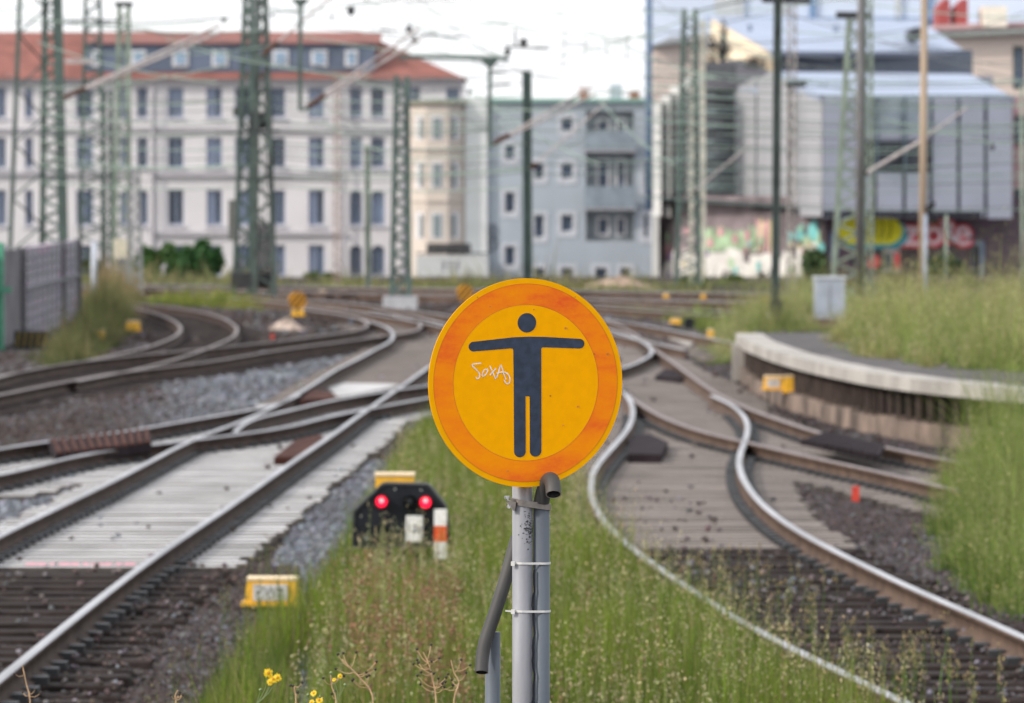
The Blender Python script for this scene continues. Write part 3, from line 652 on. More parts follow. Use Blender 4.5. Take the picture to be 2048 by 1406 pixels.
# clamp band: round both tubes
x1, x2 = 1045, 1083
def band(mb, zl, zr, hgt, off=.0015, thick=.0012, r1=.0305, r2=.0245, n=14):
    cA = at_y(x1, 1000, PYp)[0]; cB = at_y(x2, 1000, PYp)[0]; pts = []
    for i in range(n+1):
        a = math.pi*.5+math.pi*i/n; pts.append((cA+math.cos(a)*(r1+off), PYp-math.sin(-a)*(r1+off)*-1))
    pts = []
    for i in range(n+1):
        a = R(90)+R(180)*i/n; pts.append((cA+math.cos(a)*(r1+off), PYp+math.sin(a)*(r1+off)))
    for i in range(n+1):
        a = R(-90)+R(180)*i/n; pts.append((cB+math.cos(a)*(r2+off), PYp+.004+math.sin(a)*(r2+off)))
    m = len(pts); v = []
    for r_ in range(2):
        for (x_, y_) in pts:
            f_ = (x_-(cA-r1))/(cB+r2-cA+r1); zc = zl+(zr-zl)*f_
            dx, dy = x_-(cA+cB)/2, y_-PYp; L_ = math.hypot(dx, dy); k_ = 1+(thick/L_)*r_
            for s_ in (-1, 1): v.append(((cA+cB)/2+dx*k_, PYp+dy*k_, zc+s_*hgt/2))
    f = []
    for i in range(m):
        j = (i+1) % m; a, b = 2*i, 2*j; o_ = 2*m
        f += [(o_+a, o_+b, o_+b+1, o_+a+1), (a, a+1, b+1, b), (a+1, o_+a+1, o_+b+1, b+1), (a, b, o_+b, o_+a)]
    mb.add(v, f); return mb
zA = at_y(1045, 1003, PYp)[2]; zB = at_y(1045, 1014, PYp)[2]
cl = empty('pipe_clamp', (top[0]-.03, PYp-.03, zA), 'steel band clamp with a bolt round the pole just under the round sign', 'clamp')
band(MB(), zA+.002, zB, .018).build('band', mat('clamp_steel', (.28, .25, .23), .35, .8, .2, 30), cl)
mb = MB(); bx, bz = XZ(1017, 1003, PYp-.03)
mb.tube([(bx-.004, PYp-.034, bz+.016), (bx-.004, PYp-.034, bz+.008)], .0085, 6); mb.tube([(bx-.004, PYp-.034, bz+.016), (bx+.001, PYp-.034, bz-.02)], .0032, 8)
mb.tube([(bx+.002, PYp-.034, bz-.012), (bx+.002, PYp-.034, bz-.018)], .007, 6)
mb.build('bolt', mat('bolt_zinc', (.62, .62, .62), .25, .9), cl)
mb = MB(); mb.slab([(bx-.006,PYp-.038,bz+.004),(bx+.022,PYp-.036,bz-.002),(bx+.018,PYp-.036,bz-.028),(bx+.010,PYp-.038,bz-.024),(bx+.004,PYp-.038,bz-.012)][::-1], (0, .016, 0))
mb.build('lug', mat('clamp_steel', (.3,.28,.26)), cl)
for py_, lab in ((1126, 'white cable tie round pole and pipe, upper of the two'), (1222, 'white cable tie round pole and pipe, lower one with its tail sticking out')):
    z_ = at_y(1045, py_, PYp)[2]; t = empty('cable_tie', (top[0]-.03, PYp-.03, z_), lab, 'cable tie', 'white cable ties on the sign pole')
    band(MB(), z_+.001, z_-.0005, .0062, off=.0004, thick=.0016).build('strap', mat('nylon', (.66, .66, .64), .4), t)
    mb = MB(); cx_ = at_y(1026, py_, PYp)[0]; mb.box(cx_-.006, cx_+.005, PYp-.033, PYp-.024, z_-.006, z_+.006)
    if py_ > 1200: mb.bar((cx_-.022, PYp-.03, z_+.003), (cx_-.004, PYp-.029, z_+.001), .0045, .0015)
    mb.build('tie_head', mat('nylon', (.7,.7,.68)), t)
# hooked pipe to the right of the pole
hp = empty('bent_pipe', (at_y(x2, 1300, PYp)[0], PYp, .7), 'grey pipe strapped right of the sign pole, its top bent into a hook', 'pipe')
def W3(px, py, Y): p = at_y(px, py, Y); return (p[0], Y, p[2])
MB().tube([W3(1083, 1008, PYp+.004), (W3(1083, 1008, PYp)[0], PYp+.004, .6)], .0238, 28).build('shaft', M_PIPE, hp, smooth=True)
def smooth_pts(P, n=6):
    P = [np.array(p, float) for p in P]; Q = []
    for i in range(len(P)-1):
        p0 = P[max(i-1, 0)]; p1 = P[i]; p2 = P[i+1]; p3 = P[min(i+2, len(P)-1)]
        for t in np.linspace(0, 1, n, endpoint=False): Q.append(.5*((2*p1)+(-p0+p2)*t+(2*p0-5*p1+4*p2-p3)*t*t+(-p0+3*p1-3*p2+p3)*t**3))
    Q.append(P[-1]); return Q
hk = smooth_pts([W3(1083,1004,PYp-.006), W3(1087,985,PYp-.014), W3(1093,968,PYp-.030), W3(1099,960,PYp-.052), W3(1104,962,PYp-.078), W3(1106,974,PYp-.098), W3(1107,989,PYp-.112)])
mb = MB(); hollow(mb, hk, .0225, 28); mb.build('hook', [M_PIPED, M_HOLE, M_LIP], hp, smooth=True)
lp = empty('bent_pipe', (at_y(985, 1300, SY+.13)[0], SY+.13, .7), 'grey pipe left of the sign pole with a slanted open tube on top', 'pipe')
YL = SY+.13
MB().tube([W3(985.5, 1264, YL), (W3(985.5, 1264, YL)[0], YL, .6)], .0222, 26).build('shaft', M_PIPE, lp, smooth=True)
sl = smooth_pts([W3(1034,1075,YL+.02), W3(1012,1155,YL-.0), W3(990,1225,YL-.03), W3(972,1278,YL-.05), W3(965,1312,YL-.060), W3(963,1345,YL-.078)])
mb = MB(); hollow(mb, sl, .0195, 26); mb.build('slanted_tube', [M_PIPED, M_HOLE, M_LIP], lp, smooth=True)
# black cable between pole and pipe
mb = MB(); pts = [W3(1066+1.8*math.sin(i*.9)+(2 if i % 3 == 0 else 0), 1140+i*14, PYp-.022) for i in range(24)]; mb.tube(pts, .0026, 6)
tag(mb.build('black_cable', M_BLACKP), 'thin black cable hanging in the gap between sign pole and pipe', 'cable')

# ------------------------------------------------------------------ low signal and yellow boxes
YS = gY(1165)
def U(px, py, Y=YS): p = at_y(px, py, Y); return (p[0], Y, p[2])
g0 = U(795, 1165); sgn = empty('ground_signal', g0, 'low black railway signal with two red lights lit, standing in the grass', 'signal')
def round_poly(pts, r, n=5):
    P = [np.array(p, float) for p in pts]; o_ = []
    for i in range(len(P)):
        a, b, c = P[i-1], P[i], P[(i+1) % len(P)]; u = (a-b)/np.linalg.norm(a-b); v = (c-b)/np.linalg.norm(c-b)
        for t in np.linspace(0, 1, n): o_.append((b+u*r)*(1-t)**2+b*2*t*(1-t)+(b+v*r)*t*t)
    return o_
box = [(765,966),(858,968),(893,1012),(899,1050),(899,1092),(704,1097),(706,1022)]
bp = round_poly(box, 7)
mb = MB(); mb.slab([U(x, y) for x, y in bp][::-1], (0, .22, 0)); body = mb.build('housing', M_BLACKP, sgn)
mb = MB()
n = len(bp); bi = round_poly([(767,970),(856,972),(889,1014),(895,1050),(895,1088),(708,1093),(710,1024)], 7)
v = [U(x, y, YS-.015) for x, y in bp]+[U(x, y, YS-.015) for x, y in bi]+[U(x, y, YS) for x, y in bp]+[U(x, y, YS-.002) for x, y in bi]
mb.add(v, [(i, (i+1) % n, n+(i+1) % n, n+i) for i in range(n)]+[(i, 2*n+i, 2*n+(i+1) % n, (i+1) % n) for i in range(n)]+[(n+i, n+(i+1) % n, 3*n+(i+1) % n, 3*n+i) for i in range(n)])
mb.build('rim', mat('signal_rim', (.03, .032, .036), .35), sgn)
def lensd(cx, cy, r, name, m, rim=True, bulge=.03):
    c = U(cx, cy, YS-.01); s_ = YS/F*r; mb = MB(); n = 28; v = []; f = []
    for j in range(5):
        rr = s_*math.cos(j/4*math.pi/2); yy_ = -bulge*math.sin(j/4*math.pi/2)
        v += [(c[0]+rr*math.cos(2*math.pi*i/n), c[1]-.012+yy_, c[2]+rr*math.sin(2*math.pi*i/n)) for i in range(n)]
    for j in range(4): f += [(j*n+i, j*n+(i+1) % n, (j+1)*n+(i+1) % n, (j+1)*n+i) for i in range(n)]
    mb.add(v, f); o = mb.build(name, m, sgn, smooth=True)
    mb = MB(); 
    mb.tube([(c[0], c[1]-.07, c[2]+.0), (c[0], c[1], c[2])], s_*1.28, 28, caps=False); 
    vis = [q for q in range(len(mb.v))]; mb.build('hood', M_BLACKP, sgn, smooth=True)
M_LAMP = mat('red_lamp', (1.0, 0.012, 0.045), .3, emit=1.7)
M_LAMPC = mat('red_lamp_core', (1.0, 0.25, 0.25), .3, emit=2.2)
lensd(763, 1003, 11, 'lamp', M_LAMP); lensd(851, 1004.5, 11, 'lamp', M_LAMP)
for lx_ in (763, 851):
    c_ = U(lx_, 1001, YS-.054); MB().tube([(c_[0], c_[1], c_[2]), (c_[0], c_[1]+.004, c_[2])], .016, 12).build('filament_glow', M_LAMPC, sgn)
lensd(819, 1003, 11, 'unlit_lamp', M_DARK); lensd(762, 1064, 12, 'unlit_lamp', M_DARK)
for bx_, by_ in ((733, 1077), (722, 1032), (884, 1030), (884, 1082), (790, 978), (842, 980)):
    c_ = U(bx_, by_, YS-.006); MB().tube([(c_[0], c_[1]-.006, c_[2]), (c_[0], c_[1]+.004, c_[2])], .008 if bx_ != 733 else .013, 8).build('bolt', mat('bolt_zinc', (.6, .6, .6)), sgn)
MB().tube(smooth_pts([U(820, 1090, YS+.15), U(834, 1120, YS+.12), U(826, 1150, YS+.1), U(850, 1172, YS+.05)], 5), .014, 8).build('signal_cable', M_BLACKP, sgn)
mb = MB(); mb.bar(U(778, 1092, YS+.1), U(778, 1178, YS+.1), .045); mb.bar(U(808, 1092, YS+.1), U(808, 1178, YS+.1), .03); mb.build('stand', M_BLACKP, sgn)
def text(name, s, loc, size, m, parent, ext=.001, rot=None, align='CENTER', bold=0):
    c = bpy.data.curves.new(name, 'FONT'); c.body = s; c.size = size; c.extrude = ext; c.align_x = align; c.align_y = 'CENTER'; c.offset = bold
    o = bpy.data.objects.new('tmp', c); C.objects.link(o); dg = bpy.context.evaluated_depsgraph_get()
    me = bpy.data.meshes.new_from_object(o.evaluated_get(dg)); bpy.data.objects.remove(o); me.name = name
    o = bpy.data.objects.new(name, me); C.objects.link(o); me.materials.clear(); me.materials.append(m)
    o.rotation_euler = rot or (R(90), 0, 0); o.location = Vector([float(v) for v in loc]) - parent_off(parent); o.parent = parent; return o
mb = MB(); mb.slab([U(x, y, YS-.03) for x, y in ((812,1031),(846,1031),(845,1083),(811,1083))][::-1], (0, .005, 0)); pl = mb.build('number_plate', M_WHITE, sgn)
text('plate_text', '12c', U(828.5, 1058, YS-.032), .088, M_BLACKP, pl, bold=.001)
mb = MB(); hw = .0
for i, (ya, yb) in enumerate(((1018,1051.5),(1051.5,1084),(1084,1118))):
    mb.slab([U(x, y, YS-.06) for x, y in ((868,ya),(893.5,ya),(893.5,yb),(868,yb))][::-1], (0, .004, 0), 1 if i == 1 else 0)
mk = empty('striped_board', U(880, 1165, YS-.06), 'small white and red striped board in front of the low signal', 'sign')
o = mb.build('board', [M_WHITE, mat('reflective_red', (.66, .085, .015), .4, 0, .12, 40)], mk); MB().bar(U(880, 1118, YS-.05), U(880, 1175, YS-.05), .02).build('post', M_PIPED, mk)
for ch in mk.children: pass

def yellow_box(px0, px1, pyt, pyb, label, plate=None, Y=None, taper=.06, depth=.25):
    Y = Y or gY(pyb+4, 0); a = at_y(px0, pyb, Y); b = at_y(px1, pyb, Y); t_ = at_y(px0, pyt, Y)
    x0, x1, z0, z1 = a[0], b[0], a[2], t_[2]; wdt = x1-x0; h = z1-z0; i_ = wdt*taper
    e = empty('yellow_box', ((x0+x1)/2, Y, 0), label, 'trackside box', 'yellow trackside boxes')
    mb = MB(); mb.add([(x0,Y,z0+.02),(x1,Y,z0+.02),(x1,Y+depth,z0+.02),(x0,Y+depth,z0+.02),(x0+i_,Y+.02,z1),(x1-i_,Y+.02,z1),(x1-i_,Y+depth-.02,z1),(x0+i_,Y+depth-.02,z1)],
        [(0,3,2,1),(4,5,6,7),(0,1,5,4),(1,2,6,5),(2,3,7,6),(3,0,4,7)])
    mb.build('cover', M_YEL, e)
    MB().box(x0-.02, x1+.02, Y-.02, Y+depth+.02, z0, z0+.022).build('flange', M_YEL, e)
    MB().box(x0+i_-.006, x1-i_+.006, Y+.008, Y+depth-.014, z1-.004, z1+.016).build('lid', mat('faded_lid', (.80, .64, .42), .6, 0, .1, 15), e)
    MB().box(x0+wdt*.2, x0+wdt*.3, Y+.05, Y+.12, min(0, z0)-.05, z0+.001).build('foot', M_PIPED, e)
    if plate:
        w_ = wdt*.60; cx_ = (x0+x1)/2-wdt*.03; ph = h*.62; zc = z0+h*.52
        p = MB().box(cx_-w_/2, cx_+w_/2, Y-.006, Y+.012, zc-ph/2, zc+ph/2).build('plate', mat('plate_grey', (.55, .55, .57), .5, 0, .08, 20), e)
        text('plate_text', plate, (cx_, Y-.0075, zc), ph*.80, mat('plate_ink', (.22, .22, .22), .6), p)
    return e
yb = yellow_box(487, 600, 1160, 1212, 'yellow box with a grey number plate in the grass at bottom left', '\u25C2 W2', taper=.07)
yellow_box(751, 828, 951, 1050, 'plain yellow box whose top shows above the low signal', None, Y=YS+.35, taper=.0)
yellow_box(184, 209, 661, 683, 'small yellow box by the loop track, nearer of the pair beside the weeds')
yellow_box(252, 280, 643, 662, 'small yellow box by the loop track, farther of the pair beside the weeds')
yellow_box(583, 608, 619, 632, 'small yellow box directly under the striped disc', Y=gY(640))
yellow_box(1527, 1569, 754, 780, 'cream topped yellow box with a pale plate at the foot of the platform', 'W', Y=gY(818))
yellow_box(1569, 1605, 753, 786, 'ochre yellow box touching the cream topped one below the platform', None, Y=gY(820))
yellow_box(1457-130, 1457-120, 588, 596, 'tiny yellow box on the far weeds', None, Y=gY(602))
yellow_box(1402, 1411, 588, 598, 'tiny cream box beside the far track, left of the green pole', None, Y=gY(602))
yellow_box(636, 652, 582, 592, 'tiny yellow box between the far pale tracks', None, Y=gY(596))
yellow_box(1340, 1362, 638, 648, 'low ochre box beside the small dark signal', None, Y=gY(652))
yellow_box(1415, 1428, 660, 676, 'narrow yellow post box among weeds by the platform end', None, Y=gY(682))
# pale rod behind the signal
tag(MB().bar(at_z(868, 992, .05), at_z(952, 1003, .05), .05, .04).build('concrete_rod', M_CONC), 'pale narrow concrete strip lying in the grass behind the low signal', 'strip')
# red marker pegs
def peg(px, py, h, label):
    p = at_z(px, py, 0); e = tag(MB().box(p[0]-.035, p[0]+.035, p[1]-.03, p[1]+.03, -.05, h).build('marker_peg', mat('peg_red', (.55, .05, .03), .6)), label, 'peg', 'small red marker pegs'); return e
peg(1711, 1001, .14, 'small red peg in the dark gravel at the right'); peg(667, 706, .12, 'small red peg beside the dark track on the left'); peg(545, 678, .1, 'faint red peg between the two left dark tracks')
# striped discs
def striped_disc(px, py, r, base, label):
    Y = gY(base); c = at_y(px, py, Y); s_ = Y/F*r; e = empty('striped_disc', (c[0], Y, 0), label, 'signal disc', 'round black and yellow striped discs')
    n = 32; mb = MB(); mb.slab([(c[0]+s_*math.cos(2*math.pi*i/n), Y, c[2]+s_*math.sin(2*math.pi*i/n)) for i in range(n)], (0, .04, 0)); mb.build('disc', mat('disc_orange', (.62, .28, .01), .5), e)
    mb = MB()
    for k in (-.62, -.1, .42):
        # clip slanted band to disc
        w_ = .2; pts = []
        def chord(o_):
            q = math.sqrt(max(0, .96-o_*o_)); d = np.array([math.cos(R(50)), math.sin(R(50))]); nn = np.array([-d[1], d[0]]); return nn*o_-d*q, nn*o_+d*q
        a1, b1 = chord(k); a2, b2 = chord(k+w_)
        poly = [a1, b1, b2, a2]
        mb.slab([(c[0]+s_*p_[0], Y-.012, c[2]+s_*p_[1]) for p_ in poly], (0, .008, 0))
    mb.build('stripes', M_BLACKP, e); MB().bar((c[0], Y+.03, c[2]-s_*.9), (c[0], Y+.03, 0), .05).build('post', M_DARK, e)
striped_disc(595, 601, 18, 640, 'black and orange striped disc by the tracks left of the concrete mast foot')
striped_disc(930, 586, 17, 622, 'black and orange striped disc partly behind the left rim of the round sign')
striped_disc(1529, 603, 11, 640, 'small orange striped disc against the dark green pole')
# small dark signal, far right of the sign
e = empty('ground_signal', at_z(1378, 662, 0), 'tiny dark signal head on the far tracks right of the round sign', 'signal'); Yq = gY(662)
mb = MB(); a = at_y(1369, 656, Yq); b = at_y(1389, 636, Yq); mb.slab(round_poly([(a[0], a[2]), (b[0], a[2]), (b[0], b[2]), (a[0], b[2])], .02) and [(p_[0], Yq, p_[1]) for p_ in round_poly([(a[0], a[2]), (b[0], a[2]), (b[0], b[2]), (a[0], b[2])], .03)], (0, .2, 0)); mb.build('housing', M_BLACKP, e)
MB().bar((float((a[0]+b[0])/2), Yq+.1, float(a[2])), (float((a[0]+b[0])/2), Yq+.1, 0), .06).build('stand', M_DARK, e)
# ribbed covers over rods
def cover_plate(poly, h, label, m, ribs=0, z0=.0, rm=None):
    P = [at_z(x, y, h)[:2] for x, y in poly]; c = np.mean(P, axis=0); e = empty('track_cover', (c[0], c[1], 0), label, 'cover plate', 'steel cover plates between the rails')
    mb = MB(); area = sum(P[i][0]*P[(i+1) % len(P)][1]-P[(i+1) % len(P)][0]*P[i][1] for i in range(len(P)))
    if area < 0: P = P[::-1]
    mb.prism([tuple(p) for p in P], z0, h); mb.build('plate', m, e)
    if ribs:
        A, B, Cc, D = [at_z(x, y, h)[:2] for x, y in poly[:4]]; mb = MB()
        for i in range(ribs):
            t = (i+.5)/ribs; p = A+(B-A)*t; q = D+(Cc-D)*t; mb.bar((p[0], p[1], h+.008), (q[0], q[1], h+.008), .055, .03, up=(0, 0, 1))
        mb.build('ribs', rm or m, e)
M_PLB = mat('rusty_plate', (.062, .025, .019), .85, 0, .4, 3, bump=.3, spec=.1); M_PLD = mat('dark_plate', (.022, .016, .019), .85, 0, .3, 5, spec=.08)
cover_plate([(98,881),(300,859),(303,885),(112,909)], .225, 'rust brown ribbed cover lying over the flat crossing track at left', M_PLD, 12, .12, M_PLB)
cover_plate([(548,914),(590,880),(640,868),(648,876),(620,914)], .12, 'brown wedge plate against the nearest left track', M_PLB)
cover_plate([(600,800),(622,778),(662,784),(670,795)], .15, 'brown wedge plate at the pale slab left of the sign', M_PLB)
cover_plate([(1256,908),(1262,870),(1300,868),(1336,884),(1322,909)], .13, 'dark hexagonal plate inside the bright curve right of the sign', M_PLD)
cover_plate([(1310,752),(1330,737),(1378,742),(1362,758)], .10, 'dark flat plate farther up between the right tracks', M_PLD)
cover_plate([(1650,866),(1770,893),(1760,915),(1600,884)], .24, 'black ribbed cover across the rust brown track by the platform', M_PLD, 13, .21)
# pale slab between tracks and cable trough
tag(MB().prism([tuple(p) for p in (lambda P: P if sum(P[i][0]*P[(i+1) % len(P)][1]-P[(i+1) % len(P)][0]*P[i][1] for i in range(len(P))) > 0 else P[::-1])([at_z(x, y, .05)[:2] for x, y in ((655,775),(690,766),(800,768),(780,775),(700,790),(676,792))])], -.05, .05).build('concrete_slab', M_SLC), 'pale concrete slab between crossing tracks left of the round sign', 'slab')
P = [at_z(x, y, .06)[:2] for x, y in ((1285,655),(1300,654),(1392,681),(1380,690))]
tag(MB().prism([tuple(p) for p in P][::-1], -.05, .06).build('cable_trough', M_CONC), 'pale concrete cable trough leading to the small dark signal', 'cable trough')
P = at_z(1420, 715, 0)
# debris heap left of centre
def lump(px, py, w_, h, m, label, name='rubble_heap', cat='rubble'):
    c = at_z(px, py, 0); mb = MB(); n = 16; v = []; f = []
    for j in range(6):
        for i in range(n):
            a = 2*math.pi*i/n; rr = (1-(j/5)**1.6)*(1+.25*math.sin(i*2.3+j)+.12*math.sin(i*5.1)); v.append((c[0]+w_*rr*math.cos(a), c[1]+w_*rr*math.sin(a), -.04+h*(j/5)*(1+.2*math.sin(i*1.7))))
    for j in range(5): f += [(j*n+i, j*n+(i+1) % n, (j+1)*n+(i+1) % n, (j+1)*n+i) for i in range(n)]
    mb.add(v, f); return tag(mb.build(name, m), label, cat)
lump(575, 662, .38, .30, mat('pale_rubble', (.42, .34, .29), .9, 0, .5, 6, bump=.8, bscale=14), 'small pale heap of rubble below the striped disc')
lump(1240, 580, 1.1, .42, mat('sand_heap', (.36, .27, .21), .9, 0, .25, 2), 'low brown earth heap in front of the grey blue building', 'earth_heap', 'earth heap')

# ------------------------------------------------------------------ platform
pe = [(1484,668),(1500,680),(1528,692),(1562,704),(1620,720),(1690,735),(1760,748),(1850,760),(1950,770),(2048,779),(2200,790)]
PE = [at_z(x, y, PZ)[:2] for x, y in pe]
def resample(P, step):
    P = np.array(P); d = np.concatenate([[0], np.cumsum(np.linalg.norm(np.diff(P, axis=0), axis=1))]); q = np.arange(0, d[-1], step)
    return np.stack([np.interp(q, d, P[:, 0]), np.interp(q, d, P[:, 1])], 1)
PEr = resample(smooth_pts([(*p, 0) for p in PE]), 1.0) if False else resample(np.array(smooth_pts([(*p, 0) for p in PE]))[:, :2], 1.0)
plat = empty('platform', (PEr[0, 0]+1, PEr[0, 1], 0), 'old curved railway platform with a pale concrete edge and asphalt top', 'platform')
n = len(PEr); back = np.array([[40, PEr[0, 1]+2], [40, PEr[-1, 1]-5]])
poly = [tuple(p) for p in PEr[::-1]] + [(PEr[0, 0]+.3, PEr[0, 1]+.8), (40, PEr[0, 1]+8)] + [(40, PEr[-1, 1]-4)]
mb = MB(); A2 = sum(poly[i][0]*poly[(i+1) % len(poly)][1]-poly[(i+1) % len(poly)][0]*poly[i][1] for i in range(len(poly)))
if A2 < 0: poly = poly[::-1]
mb.prism(poly, PZ-.14, PZ-.004); mb.build('surface', M_ASPH, plat)
T = np.gradient(PEr, axis=0); T /= np.linalg.norm(T, axis=1)[:, None]; NN = np.stack([T[:, 1], -T[:, 0]], 1)
# make normals point to the track (left / towards camera)
if NN[n//2, 0] > 0: NN = -NN
for i in range(n-1):
    a, b = PEr[i]+T[i]*.008, PEr[i+1]-T[i]*.008
    f = [tuple(a+NN[i]*.10), tuple(b+NN[i+1]*.10), tuple(b-NN[i+1]*.32), tuple(a-NN[i]*.32)]
    s2 = sum(f[k][0]*f[(k+1) % 4][1]-f[(k+1) % 4][0]*f[k][1] for k in range(4)); f = f if s2 > 0 else f[::-1]
    dz = random.uniform(-.006, .006); MB().prism(f, PZ-.15, PZ+.012+dz).build('coping_slab', M_CONC, plat)
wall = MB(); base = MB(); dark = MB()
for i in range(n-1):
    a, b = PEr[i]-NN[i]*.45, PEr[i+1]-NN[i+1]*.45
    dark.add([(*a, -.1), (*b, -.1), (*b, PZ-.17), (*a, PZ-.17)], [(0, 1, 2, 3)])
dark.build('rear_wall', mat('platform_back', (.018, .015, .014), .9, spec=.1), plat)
for i in range(n-1):
    a, b = PEr[i]+T[i]*.01, PEr[i+1]-T[i]*.01
    f = [tuple(a+NN[i]*.04), tuple(b+NN[i+1]*.04), tuple(b-NN[i+1]*.2), tuple(a-NN[i]*.2)]
    s2 = sum(f[k][0]*f[(k+1) % 4][1]-f[(k+1) % 4][0]*f[k][1] for k in range(4)); f = f if s2 > 0 else f[::-1]
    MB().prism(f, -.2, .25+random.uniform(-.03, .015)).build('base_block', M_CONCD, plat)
    for q_ in (.2, .7):
        p = PEr[i]+T[i]*q_+NN[i]*(-.06); MB().box(p[0]-.03, p[0]+.03, p[1]-.04, p[1]+.04, .2, PZ-.17).build('support_post', mat('post_rusty', (.075, .055, .048), .9, 0, .3, 3), plat)
a = PEr[0]; MB().box(a[0]-.16, a[0]+.16, a[1]-.14, a[1]+.02, -.1, PZ-.17).build('end_pier', M_CONC, plat)

# ------------------------------------------------------------------ panel wall at far left
def plank_wall():
    pts = [(-40,706),(44,686),(124,653),(156,640)]; P = [at_z(x, y, 0)[:2] for x, y in pts]
    e = empty('panel_wall', (P[1][0], P[1][1], 0), 'grey panelled wall with faded violet graffiti at the left edge', 'wall'); H = 1.88
    for i, (a, b) in enumerate(zip(P[:-1], P[1:])):
        d = (b-a); L = np.linalg.norm(d); d = d/L; nn = np.array([d[1], -d[0]])
        if nn[0] < 0: nn = -nn
        m_ = mat('wall_plain', (.135, .13, .14), .9, 0, .25, 1.2) if i == 0 else graf
        f = [tuple(a), tuple(b), tuple(b-nn*.2), tuple(a-nn*.2)]; s2 = sum(f[k][0]*f[(k+1) % 4][1]-f[(k+1) % 4][0]*f[k][1] for k in range(4)); f = f if s2 > 0 else f[::-1]
        MB().prism(f, -.1, H).build('panel', m_, e)
        mb = MB()
        f = [tuple(a+nn*.08+d*.05), tuple(b+nn*.08), tuple(b+nn*.003), tuple(a+nn*.003+d*.05)]; s2 = sum(f[k][0]*f[(k+1) % 4][1]-f[(k+1) % 4][0]*f[k][1] for k in range(4)); f = f if s2 > 0 else f[::-1]
        mb.prism(f, 1.02, 1.10)
        def strip(t0, t1, z0, z1, o_=.02):
            g = [tuple(a+d*t0+nn*o_), tuple(a+d*t1+nn*o_), tuple(a+d*t1+nn*.002), tuple(a+d*t0+nn*.002)]; s3 = sum(g[k][0]*g[(k+1) % 4][1]-g[(k+1) % 4][0]*g[k][1] for k in range(4)); mb.prism(g if s3 > 0 else g[::-1], z0, z1)
        t_ = .6
        while t_ < L-.6: strip(t_, t_+.35, .02, 1.0); strip(t_, t_+.35, 1.12, H-.03); t_ += 1.7
        for q_ in (.22, .42, .62, .82, 1.28, 1.46, 1.64): strip(.2, L-.1, q_, q_+.045, .015)
        if i: mb.build('ribs', mat('wall_rib', (.16, .165, .185), .9), e)
        q = b; MB().box(q[0]-.09, q[0]+.09, q[1]-.14, q[1]+.1, -.1, H+.03).build('post', mat('wall_post', (.11, .11, .12), .9), e)
def graf_mat():
    m = bpy.data.materials.new('wall_graffiti'); m.use_nodes = True; t = m.node_tree; b = t.nodes['Principled BSDF']; b.inputs['Roughness'].default_value = .85
    tc = t.nodes.new('ShaderNodeTexCoord'); vo = t.nodes.new('ShaderNodeTexVoronoi'); vo.inputs['Scale'].default_value = 1.1
    no = t.nodes.new('ShaderNodeTexNoise'); no.inputs['Scale'].default_value = 1.6; no.inputs['Detail'].default_value = 5
    r = t.nodes.new('ShaderNodeValToRGB'); e = r.color_ramp.elements; e[0].position = .35; e[0].color = (.27, .265, .30, 1); e[1].position = .68; e[1].color = (.17, .24, .30, 1)
    for p_, c_ in ((.45, (.34, .32, .37, 1)), (.52, (.42, .41, .44, 1)), (.60, (.36, .13, .27, 1)), (.63, (.30, .30, .38, 1))): x = e.new(p_); x.color = c_
    t.links.new(tc.outputs['Object'], no.inputs[0]); t.links.new(no.outputs['Fac'], r.inputs[0]); t.links.new(r.outputs[0], b.inputs['Base Color']); return m
graf = graf_mat(); plank_wall()
gp = empty('green_post', at_z(-2, 700, 0), 'bright green steel post cut by the left picture edge', 'post'); p = gp.location
M_BG = mat('bright_green', (.07, .30, .19), .5); MB().box(p.x-.09, p.x+.09, p.y-.1, p.y+.1, -.1, 2.05).build('upright', M_BG, gp); MB().box(p.x-.1, p.x+.25, p.y-.16, p.y-.11, 1.10, 1.20).build('bracket', M_BG, gp)
Yh = gY(700); a = at_y(28, 698, Yh); b = at_y(92, 662, Yh)
hz = empty('hazard_board', (a[0], Yh, 0), 'low dark board with yellow slanted stripes in front of the panelled wall', 'board')
MB().slab([(a[0], Yh, a[2]), (b[0]-.1, Yh, a[2]), (b[0], Yh, b[2]), (a[0], Yh, b[2])], (0, .06, 0)).build('board', M_BLACKP, hz)
mb = MB()
for k in range(5): x_ = a[0]+.04+k*.125; mb.slab([(x_, Yh-.01, a[2]+.05), (x_+.035, Yh-.01, a[2]+.05), (x_+.085, Yh-.01, b[2]-.02), (x_+.05, Yh-.01, b[2]-.02)], (0, .006, 0))
mb.build('stripes', mat('hazard_yellow', (.24, .17, .03), .7), hz)

